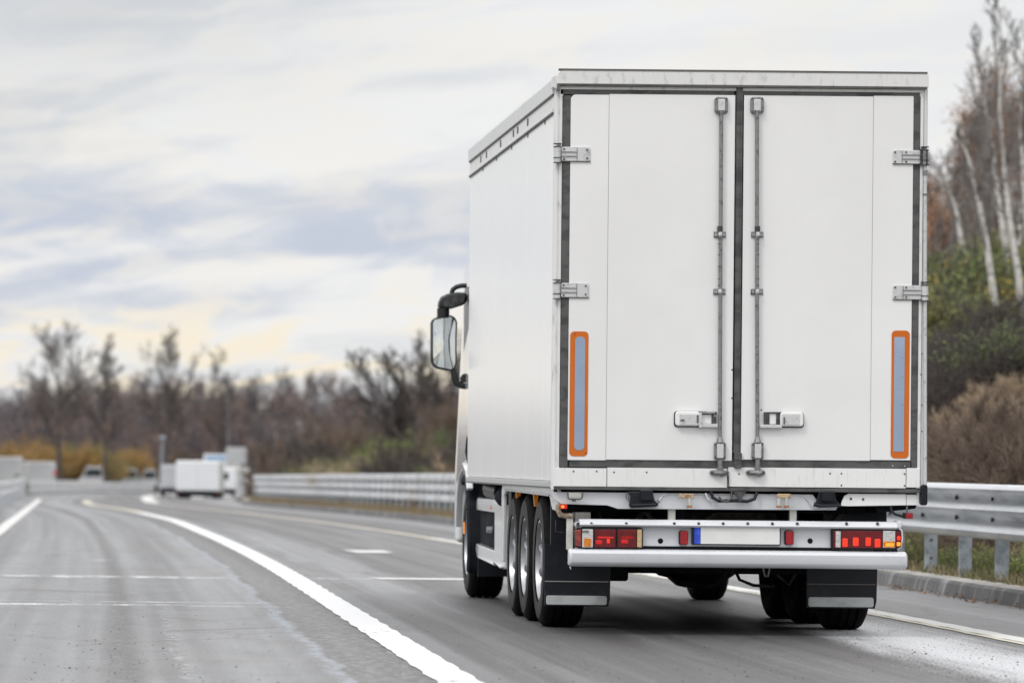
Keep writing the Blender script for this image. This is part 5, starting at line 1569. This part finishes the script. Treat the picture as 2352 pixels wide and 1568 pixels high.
def shrub(kind, x, d, s, sz=1.0, X=None, sink=.12, lab=None, grp=None, dz=0.0):
    if X is None: X = (x - 236) * d / F
    if X < KERB(d) + .50 + s * .95 and X > LBAR(d) + 1 and d < 240: X = KERB(d) + .50 + s * .95 + rs.uniform(0, .3)
    o = obj_from(SH[kind][rs.randrange(3)], 'shrub')
    o.location = (X, d, bank(X, d) - sink * s + dz); o.rotation_euler = (0, 0, rs.uniform(0, 6.28)); o.scale = (s * rs.uniform(.9, 1.15), s, s * sz * rs.uniform(.85, 1.1))
    xx = 236 + X * F / d
    if xx > 1500:
        zn = 'behind the posts of the near guardrail' if d < 50 else 'just above the near guardrail' if d < 66 else 'halfway up the right slope' if d < 84 else 'under the birches'
        hz_ = ', nearer the truck' if xx < 2225 else ', nearer the right picture edge'
    else:
        zn = 'right behind the far guardrail' if d < 118 else 'low on the far bank' if d < 165 else 'high on the far bank'
        hz_ = ', close to the sign board' if xx < 740 else ', midway to the truck cab' if xx < 930 else ', beside the truck cab'
    big = ('small ' if s < .5 else 'tall ' if s > 1.15 else '')
    tag(o, lab or (big + SLAB[kind][0] + ' ' + zn + hz_), 'bush', grp or (big + SLAB[kind][1] + ' ' + zn + hz_.replace(',', '')))
    return o


# bank seen between guardrail and truck (left of the cab), 100-200 m
for i in range(64):
    x = rs.uniform(560, 1075); t = (x - 560) / 500
    d = rs.uniform(120 - 25 * t, 235 - 60 * t)
    X = (x - 236) * d / F
    o_ = X - KERB(d) - .75
    if o_ < .5: X = KERB(d) + rs.uniform(1.4, 2.4)
    kd = rs.choices(['dusk', 'olive', 'green', 'bright', 'tan', 'brown'], [4, 4, 4, 1.0 + 1.6 * t, 1.0 * t, 4])[0]
    shrub(kd, x, d, rs.uniform(.55, 1.0) * (1 + .3 * (1 - t)), .9, X=X)
for (x, d, kd, s_) in ((830, 98, 'bright', .5), (880, 96, 'bright', .55), (985, 92, 'bright', .55), (1040, 90, 'bright', .5), (930, 94, 'tan', .45), (1010, 90, 'tan', .5), (1050, 88, 'tan', .5), (760, 106, 'olive', .7),
                       (700, 118, 'dusk', .9), (650, 130, 'green', 1.0), (820, 108, 'green', .8), (900, 104, 'olive', .75), (960, 100, 'brown', .8), (1040, 99, 'brown', .9), (600, 150, 'dusk', 1.1), (580, 175, 'brown', 1.4),
                       (730, 170, 'dusk', 1.5), (800, 175, 'brown', 1.5), (860, 165, 'brown', 1.4), (660, 190, 'dusk', 1.5), (930, 160, 'dusk', 1.2), (1045, 150, 'brown', 1.5), (1070, 140, 'brown', 1.4)):
    X = max((x - 236) * d / F, KERB(d) + 1.3)
    shrub(kd, x, d, s_, X=X)
for i in range(36):
    d = 62 + i * 2.3; X = KERB(d) + rs.uniform(1.1, 1.6)
    shrub('dusk' if i % 3 else 'green', 0, d, rs.uniform(.42, .62), 1.1, X=X)
# slope at the right edge of the picture, seen above the near guardrail
for (x, y, d, kd, s_, sz) in (
        # brown brush just above the rail
        (2150, 0, 54, 'brown', .65, 1.1), (2190, 0, 53, 'brown', .62, 1.1), (2240, 0, 51, 'brown', .68, 1.1), (2290, 0, 50, 'brown', .65, 1.1), (2340, 0, 50, 'brown', .7, 1.1), (2380, 0, 49, 'brown', .7, 1.1),
        (2215, 0, 56, 'brown', .6, 1.0), (2300, 0, 55, 'brown', .6, 1.0), (2350, 0, 55, 'brown', .65, 1.0), (2255, 0, 57, 'tan', .6, .9), (2170, 0, 57, 'tan', .55, .9), (2325, 0, 57, 'tan', .6, .9), (2130, 0, 56, 'brown', .6, 1),
        (2200, 0, 50, 'olive', .4, .8), (2160, 0, 51, 'olive', .4, .8), (2260, 0, 48, 'bright', .3, .9), (2335, 0, 47, 'bright', .35, .8), (2300, 0, 60, 'bright', .4, .7), (2345, 0, 61, 'bright', .4, .8), (2200, 0, 61, 'bright', .35, .6),
        (2150, 0, 58.5, 'tan', .5, .9), (2205, 0, 59, 'tan', .55, .9), (2260, 0, 59, 'tan', .5, .9), (2310, 0, 59, 'tan', .5, .9), (2350, 0, 59, 'tan', .5, .9), (2235, 0, 60, 'bright', .4, 1), (2290, 0, 60, 'bright', .4, 1), (2330, 0, 60, 'yellow', .45, 1),
        # darker thicket above it
        *[(2135 + 19 * k, 0, 60.5 + (k % 4) * 1.8, 'tan', .34, 1) for k in range(13)], *[(2140 + 30 * k, 0, 67.5 + (k % 2), 'dusk', .6, 1) for k in range(8)],
        (2150, 0, 70, 'dusk', .85, 1), (2200, 0, 72, 'dusk', .85, 1), (2250, 0, 70, 'dusk', .85, 1), (2300, 0, 68, 'green', .85, 1), (2345, 0, 68, 'green', .85, 1), (2130, 0, 74, 'dusk', .85, 1), (2180, 0, 78, 'dusk', .85, 1),
        (2240, 0, 78, 'dusk', .85, 1), (2300, 0, 76, 'dusk', .85, 1), (2350, 0, 76, 'dusk', .85, 1), (2390, 0, 72, 'dusk', .85, 1), (2270, 0, 82, 'dusk', .85, .9), (2330, 0, 82, 'dusk', .85, .9), (2140, 0, 80, 'dusk', .85, 1),
        # green belt under the birches
        (2140, 0, 90, 'yellow', 1.4, 1), (2170, 0, 92, 'yellow', 1.5, 1.05), (2210, 0, 90, 'green', 1.5, 1), (2250, 0, 92, 'green', 1.6, 1), (2300, 0, 94, 'green', 1.6, .9), (2350, 0, 92, 'green', 1.6, .9), (2185, 0, 86, 'olive', 1.2, 1),
        (2230, 0, 86, 'green', 1.2, .9), (2130, 0, 86, 'olive', 1.2, .9), (2155, 0, 97, 'yellow', 1.5, 1.0), (2220, 0, 98, 'olive', 1.7, 1), (2280, 0, 100, 'olive', 1.7, .9), (2120, 0, 98, 'olive', 1.4, 1), (2340, 0, 100, 'olive', 1.7, .9)):
    shrub(kd, x, d, s_, sz)
# small green plants behind the posts
for (x, d, kd, s_) in ((2065, 47, 'bright', .32), (2090, 46, 'olive', .3), (2110, 45.2, 'bright', .26), (2160, 44.3, 'green', .25), (2185, 44, 'bright', .26), (2245, 43.2, 'olive', .25), (2265, 43, 'bright', .22), (2335, 42.4, 'bright', .3),
                       (2350, 42, 'bright', .28), (2270, 44.5, 'olive', .3), (2170, 47, 'brown', .4), (2280, 46, 'brown', .4), (2075, 50, 'brown', .5), (2240, 46, 'brown', .4), (2100, 49, 'olive', .4), (2020, 55, 'tan', .4), (2000, 58, 'brown', .5)):
    shrub(kd, x, d, s_, sink=.2)
# ochre hedge before the far wood
def oz(x):
    for lim, t in ((60, 'behind the white lorry'), (128, 'behind the long trailer'), (181, 'behind the round red sign'), (279, 'behind the parked white van'), (365, 'behind the parked pale cars'), (600, 'above the white box van')):
        if x < lim: return t


for i in range(34):
    x = 10 + 500 * i / 33 + rs.uniform(-9, 9); d = rs.uniform(372, 384) + max(0, x - 230) * .50
    top = 1052 if 60 < x < 330 else 1038
    s_ = rs.uniform(.9, 1.5)
    X = (x - 236) * d / F
    gz = bank(X, d); zc = W(x, 1082 - (10 if x > 360 else 0), d).z
    shrub('ochre' if rs.random() < .75 else 'olive', x, d, s_ * 1.5, 1.1, lab='ochre autumn bush before the far wood ' + oz(x), grp='ochre bushes before the far wood ' + oz(x), dz=max(0, (zc - gz) * .95))
sm = shrub('green', 42, 222, .62, 1.4, lab='small dark evergreen bush behind the left barrier', grp=None)
del sm['group']

# dry grass and weeds along the guardrail foot: stuff
G = Fast()
rg = np.random.default_rng(9)
n_ = 15000
d = rg.uniform(26, 150, n_) ; d = np.where(rg.random(n_) < .55, rg.uniform(30, 60, n_), d)
kx_ = np.interp(d, _g, _kerb); kz = np.interp(d, _g, _z)
far = d > 58
X = kx_ + np.where(far, rg.uniform(.05, .35, n_), np.where(rg.random(n_) < .25, rg.uniform(.30, .5, n_), rg.uniform(.5, 2.6, n_)))
hgt = rg.uniform(.04, .14, n_) * np.where(far, 1.6, 1)
zz = kz + .12 + np.maximum(0, X - kx_ - .75) * .3
P = np.stack([X, d, zz], 1); tip = P + np.stack([rg.normal(0, .05, n_), rg.normal(0, .05, n_), hgt], 1)
green = (rg.random(n_) < .5) & ~far
seg_tubes(G, P[~green], tip[~green], np.full((~green).sum(), .006), np.full((~green).sum(), .002), 3, 0)
seg_tubes(G, P[green], tip[green], np.full(green.sum(), .008), np.full(green.sum(), .002), 3, 1)
tag(obj_from(G.mesh('grass', ['dry_grass', 'green_grass']), 'grass'), 'short dry and green grass at the foot of the guardrail', 'grass', kind='stuff')
# dark weeds behind the far guardrail posts
G = Fast()
n_ = 16000
d = rg.uniform(57, 156, n_); kx_ = np.interp(d, _g, _kerb); kz = np.interp(d, _g, _z)
X = kx_ + rg.uniform(.52, 1.05, n_)
P = np.stack([X, d, kz + .12], 1); tip = P + np.stack([rg.normal(0, .06, n_), rg.normal(0, .06, n_), rg.uniform(.15, .5, n_)], 1)
seg_tubes(G, P, tip, np.full(n_, .018), np.full(n_, .006), 3, 0)
tag(obj_from(G.mesh('weeds', ['leaf_dark']), 'weeds'), 'dark withered weeds close behind the far guardrail posts', 'weeds', kind='stuff')
# litter of leaves and grit at the kerb foot, crumbs on the road: stuff
G = Fast()
n_ = 1500
d = rg.uniform(28, 75, n_); X = np.interp(d, _g, _kerb) - np.abs(rg.normal(0, .06, n_)) - .01; z0 = np.interp(d, _g, _z)
cl = np.sin(d * 3.1) + np.sin(d * 7.7) > -.6
d, X, z0 = d[cl], X[cl], z0[cl]; n_ = len(d)
C = np.stack([X, d, z0 + .012], 1)
leaf_cloud(G, C, int(n_ * 1.1), .018, .02, 0, 4, (1, 1, .6))
tag(obj_from(G.mesh('leaf_litter', ['leaf_brown']), 'leaf_litter'), 'brown leaf litter and grit lying along the kerb foot', 'leaf litter', kind='stuff')
G = Fast()
n_ = 700
d = 23.5 + rg.exponential(4.0, n_); X = rg.uniform(-1.9, 6.1, n_)
mk_ = rg.random(n_) < .45
X = np.where(mk_, rg.normal(5.3, .35, n_), X); X = np.where(rg.random(n_) < .12, rg.normal(.0, .3, n_), X)
n_ = len(d)
s_ = rg.uniform(.0010, .0030, n_) * np.where(rg.random(n_) < .04, 1.8, 1)
L_ = s_ * rg.uniform(1, 2.6, n_)
an = rg.uniform(0, 3.14, n_)
P = np.stack([X, d, np.interp(d, _g, _z) + s_ * .6], 1); D = np.stack([np.cos(an) * L_, np.sin(an) * L_, np.zeros(n_)], 1)
kk = rg.random(n_) < .2
seg_tubes(G, (P - D)[~kk], (P + D)[~kk], s_[~kk], s_[~kk] * .5, 4, 0)
seg_tubes(G, (P - D)[kk], (P + D)[kk], s_[kk], s_[kk] * .6, 4, 1)
tag(obj_from(G.mesh('road_grit', ['dark_bit', 'pebble']), 'road_grit'), 'scattered dark crumbs, bark bits and grit on the asphalt', 'grit', kind='stuff')

# ------------------------------------------------------------------ birches and brown trees on the right slope
SPEC_BIRCH = [(13, .30, 38, .10), (7, .5, 38, .14), (5, .5, 40, .16)]


def birch(pix, d, r0, seed, lab, spec=SPEC_BIRCH, bark='birch_bark', levels=3, leaves=None, twig=.008):
    pts = [W(px_, py_, d) for px_, py_ in pix]
    b = pts[0].copy(); gz = bank(b.x, d)
    b.z = min(b.z, gz - .1); pts[0] = b
    # densify
    path = []
    for i in range(len(pts) - 1):
        for t in (0, .5): path.append(pts[i].lerp(pts[i + 1], t))
    path.append(pts[-1])
    o_ = path[0].copy(); path = [p - o_ for p in path]
    A, B = tree_meshes(seed, 1, r0, spec, levels, path=path, bark=bark, twig=twig, leaves=leaves, up=.16)
    # branches darker than the stem
    B.materials[0] = MATS['bark_grey']
    return add_tree('birch_tree', (A, B), tuple(o_), lab)


birch([(2292, 760), (2284, 690), (2266, 560), (2246, 450), (2232, 390), (2220, 350), (2204, 320)], 88, .085, 61, 'leaning white birch whose foot shows above the dark thicket')
birch([(2350, 740), (2340, 640), (2318, 500), (2307, 400), (2296, 250), (2298, 120), (2300, 20)], 90, .085, 62, 'tallest white birch, its thin top reaching the upper picture edge')
birch([(2330, 700), (2314, 590), (2296, 480), (2282, 360), (2268, 290), (2256, 200), (2250, 120)], 94, .08, 63, 'white birch standing close behind the tallest one and leaning left')
birch([(2212, 620), (2208, 560), (2200, 500), (2192, 470), (2180, 440), (2168, 400)], 104, .075, 64, 'thin pale birch with a low forked branch bending towards the truck', [(9, .5, 55, .12), (6, .5, 45, .14), (5, .5, 40, .16)])
birch([(2375, 700), (2362, 560), (2352, 420), (2344, 300), (2350, 160), (2360, 60)], 98, .075, 65, 'birch cut by the right picture edge')
lab_i = ['rust-leaved tree on the slope directly beside the truck box edge', 'brown-leaved tree behind the thin pale birch', 'brown-leaved tree between the leaning birch and the tallest birch', 'tall rust-brown tree crown behind the leaning birch',
         'brown tree at the right picture edge behind the birches', 'low brown tree deep behind the truck box edge', 'rust-brown tree filling the gap behind the two close birches', 'dusky brown tree high on the slope behind all birches']
for i, (x, yt, d, lf) in enumerate(((2150, 480, 118, 'leaf_rust'), (2195, 350, 122, 'leaf_brown'), (2262, 235, 120, 'leaf_brown'), (2225, 270, 124, 'leaf_rust'), (2345, 230, 118, 'leaf_brown'), (2135, 420, 132, 'leaf_brown'), (2305, 190, 126, 'leaf_rust'), (2270, 330, 135, 'leaf_dusk'))):
    b = base(x, d); top = W(x, yt, d).z
    add_tree('autumn_tree', tree_meshes(70 + i, top - b[2], .08, [(15, .30, 45, .10), (8, .5, 42, .13), (6, .5, 42, .16)], 3, twig=.010, bark='bark', leaves=(lf, 4200, .040, .20)), b, lab_i[i])
# grey stems deep in the slope wood
for i, (x, yt, d) in enumerate(((2145, 560, 112), (2165, 500, 110), (2232, 470, 112), (2256, 520, 108), (2330, 420, 112), (2180, 540, 115), (2290, 470, 115))):
    b = base(x, d); top = W(x, yt, d).z
    add_tree('bare_tree', tree_meshes(90 + i, top - b[2] + 1.0, .06, SPEC_BIRCH, 3, (rs.uniform(-.12, .12), 0), .008, 'bark_grey'), b, 'thin bare grey stem in the slope wood behind the birches', 'thin grey stems in the slope wood')

# ------------------------------------------------------------------ vehicles far ahead
def road_wheel(mb, x, y, r=.36, w=.24):
    mb.lathe_x([(-w / 2, .05), (-w / 2, r * .55), (-w / 2, r - .03), (-w / 2 + .03, r), (w / 2 - .03, r), (w / 2, r - .03), (w / 2, .05)], (x, y, r), 20)


def box_van(name, loc, rz, w, h, L, zb, label, cabh, paint='van_white', box='van_white', cab_l=1.7):
    t = thing(name, (0, 0, 0), label, 'van' if L < 7 else 'truck')
    mb = MB(); mb.box(-w / 2, w / 2, 0, L, zb, zb + h); c_ = mb.build('cargo_box', box, t, bevel=.06)
    mb = MB(); mb.box(-w / 2 + .04, -.02, -.02, -.005, zb + .06, zb + h - .06); mb.build('rear_door', box, c_, bevel=.01)
    mb = MB(); mb.box(.02, w / 2 - .04, -.02, -.005, zb + .06, zb + h - .06); mb.build('rear_door', box, c_, bevel=.01)
    mb = MB(); cw = w * .46
    mb.prism([(L + .05, .45), (L + .05, cabh), (L + .7, cabh), (L + 1.2, cabh * .62), (L + cab_l, cabh * .52), (L + cab_l, .4)], 'x', -cw, cw); cb = mb.build('cab', paint, t, bevel=.06)
    for s in (-1, 1):
        mb = MB(); mb.prism([(L + .2, cabh * .6), (L + .2, cabh * .9), (L + .65, cabh * .9), (L + 1.0, cabh * .62)], 'x', s * cw, s * (cw + .01)); mb.build('window', 'window_glass', cb)
        mb = MB(); mb.box(min(s * cw, s * (cw + .22)), max(s * cw, s * (cw + .22)), L + .75, L + .85, cabh * .58, cabh * .58 + .32); mb.build('mirror', 'mirror_rim', cb, bevel=.02)
        mb = MB(); mb.box(s * w * .44 - .05, s * w * .44 + .05, -.17, -.141, zb - .14, zb - .05); mb.build('tail_light', 'red_lens', t)
        for yy in (L * .22, L + .75):
            mb = MB(); road_wheel(mb, s * w * .38, yy); mb.build('wheel', 'tyre', t)
    mb = MB(); mb.box(-w * .46, w * .46, -.04, L + .6, zb - .24, zb - .005); mb.build('chassis', 'black_plastic', t)
    mb = MB(); mb.box(-w * .48, w * .48, -.14, -.045, .20, zb - .02); mb.build('bumper', 'black_plastic', t)
    mb = MB(); mb.box(-.26, .26, -.155, -.142, zb - .31, zb - .22); mb.build('number_plate', 'plate', t)
    t.location = loc; t.rotation_euler = (0, 0, rz)
    return t


d = 200; x0 = W(404, 1090, d).x; x1 = W(504, 1090, d).x
box_van('box_van', ((x0 + x1) / 2, d, zr(d) - .10), -R(5.0), x1 - x0, 1.36, 3.6, .42, 'white box van driving ahead on the far bend', 1.6)
d = 262; xm = W(472, 1060, d).x
t = box_van('box_truck', (xm + .6, d, zr(d)), -R(8), 1.45, 1.85, 6.5, .55, 'blue and white box truck mostly hidden ahead of the far white van', 1.9, box='van_white')
mb = MB(); mb.box(-.58, .58, -.05, -.022, 2.05, 2.33); o = mb.build('blue_panel', 'far_blue'); o.parent = t
d = 215; xm = W(404, 1100, d).x
t = box_van('white_van', (xm - .1, 226, zr(226)), -R(6), 1.0, 1.2, 3.0, .40, 'white van just left of the box van on the far bend', 1.5, box='far_white')
d = 235; xm = W(521, 1100, d).x
t = box_van('white_van', (xm, d, zr(d)), -R(12), 1.05, 1.15, 3.5, .38, 'white van half hidden behind the right side of the box van', 1.5)


def parked(name, x0, x1, ytop, d, label, cat, kind):
    a = W(x0, 1100, d).x; b = W(x1, 1100, d).x; top = W((x0 + x1) / 2, ytop, d).z
    g = zr(d) - .1; L = b - a; h = top - g
    t = thing(name, (a, d, g), label, cat)
    og = ORIGIN[t.name]
    if kind == 'trailer':
        mb = MB(); mb.box(a, b, d, d + 2.4, g + h * .36, g + h); c_ = mb.build('trailer_box', 'far_white', t, bevel=.08)
        mb = MB(); mb.box(a, b, d - .02, d + 2.4, g + h * .30, g + h * .345); mb.build('side_rail', 'far_grey', t)
        for k in range(1, 6):
            mb = MB(); mb.box(a + L * k / 6 - .03, a + L * k / 6 + .03, d - .03, d, g + h * .4, g + h * .96); mb.build('rib', 'far_grey', c_)
        ws = (.12, .22, .8, .9)
    else:
        mb = MB(); mb.prism([(a, g + h * .2), (a, g + h * .55), (a + L * .14, g + h * .62), (a + L * .30, g + h), (a + L * .88, g + h), (b, g + h * .6), (b, g + h * .2)], 'y', d, d + 1.8)
        c_ = mb.build('body', 'far_white', t, bevel=.08)
        mb = MB(); mb.prism([(a + L * .20, g + h * .64), (a + L * .33, g + h * .92), (a + L * .85, g + h * .92), (a + L * .92, g + h * .64)], 'y', d - .02, d - .005); mb.build('window', 'window_glass', c_)
        ws = (.2, .8)
    for k in ws:
        mb = MB(); cx = a + L * k; r_ = min(.45, h * .2)
        mb.prism([(cx + r_ * math.cos(R(q_)), g + r_ + r_ * math.sin(R(q_))) for q_ in range(0, 360, 20)], 'y', d - .06, d + .25); mb.build('wheel', 'tyre', t)
    return t


parked('lorry', -20, 51, 1049, 290, 'white lorry at the left picture edge above the barrier', 'lorry', 'trailer')
parked('trailer', 54, 127, 1060, 305, 'long pale trailer parked behind the first lone bare tree', 'trailer', 'trailer')
parked('parked_van', 181, 239, 1071, 350, 'white van parked between the first two lone trees', 'van', 'car')
parked('parked_car', 279, 318, 1076, 392, 'pale car parked left of the lamp post', 'car', 'car')
parked('parked_car', 320, 362, 1078, 404, 'pale car parked at the foot of the lamp post', 'car', 'car')
# lamp post beside the van
p = W(372, 1100, 265); zt = W(372, 1000, 265).z; g = zr(265) - .1
t = thing('lamp_post', (p.x, 265, g), 'grey lamp post left of the white box van', 'lamp post')
mb = MB(); mb.tube([(p.x, 265, g), (p.x, 265, zt - .2)], [.10, .07], 10); mb.build('pole', 'pole_grey', t)
mb = MB(); mb.tube([(p.x, 265, zt - .25), (p.x, 265, zt - .18), (p.x, 265, zt)], [.08, .22, .16], 12); mb.build('lamp_head', 'pole_grey', t)
mb = MB(); mb.box(p.x - .13, p.x - .07, 264.9, 265.1, g, zt - .8); mb.build('cable_duct', 'pole_grey', t)
# pale portal sign right of the van
d = 248; a = W(519, 1090, d).x; b = W(566, 1090, d).x; z0 = W(540, 1064, d).z; z1 = W(540, 1027, d).z; g = zr(d) - .1
t = thing('roadside_sign', ((a + b) / 2, d, g), 'tall pale sign board on two posts right of the white box van', 'sign')
mb = MB(); mb.box(a, b, d - .03, d + .03, z0, z1); bd = mb.build('board', 'far_white', t, bevel=.02)
mb = MB(); mb.box(a + .02, b - .02, d - .04, d - .031, z0 + .28, z0 + .31); mb.box(a + .02, b - .02, d - .04, d - .031, z0 + .55, z0 + .57); mb.build('board_joint', 'far_grey', bd)
mb = MB(); mb.box(a + .05, a + .17, d + .035, d + .12, g, z1); mb.build('post', 'far_grey', t)
mb = MB(); mb.box(b - .17, b - .05, d + .035, d + .12, g, z1); mb.build('post', 'far_grey', t)
# control cabinet and cone-like pale marker by its foot
a = W(552, 1100, 225).x; g = bank(a, 225)
mb = MB(); mb.prism([(a - .28, g), (a + .30, g), (a + .12, g + 1.05), (a - .10, g + 1.05)], 'y', 224.8, 225.3)
tag(mb.build('marker_bollard', 'far_white', bevel=.03), 'pale wedge-shaped marker below the tall sign board', 'bollard')
# tall thin mast
p = W(523, 1100, 300); zt = W(523, 850, 300).z; g = zr(300)
mb = MB(); mb.tube([(p.x, 300, g), (p.x, 300, zt)], [.035, .02], 8)
tag(mb.build('mast', 'pole_grey'), 'tall thin grey mast rising through the far wood above the sign', 'mast')
# round red sign and small yellow marker at the fence
p = W(126, 1085, 285); g = zr(285) - .2
t = thing('traffic_sign', (p.x, 285, g), 'small round red road sign before the first lone tree', 'sign')
mb = MB(); mb.tube([(p.x, 285, g), (p.x, 285, p.z)], .035, 8); mb.build('post', 'pole_grey', t)
mb = MB(); mb.cyl((p.x, 284.94, p.z), (p.x, 284.97, p.z), .13, 20); mb.build('disc', 'sign_red', t)
p = W(190, 1112, 318); g = zr(318)
t = thing('marker_post', (p.x, 318, g), 'small yellow marker standing at the far fence', 'marker post')
mb = MB(); mb.box(p.x - .03, p.x + .03, 318, 318.05, g, p.z); mb.build('post', 'pole_grey', t)
mb = MB(); mb.prism(rrect(p.x - .22, p.z - .18, p.x + .22, p.z + .22, .08), 'y', 317.94, 317.98); mb.build('plate', 'sign_yellow', t)
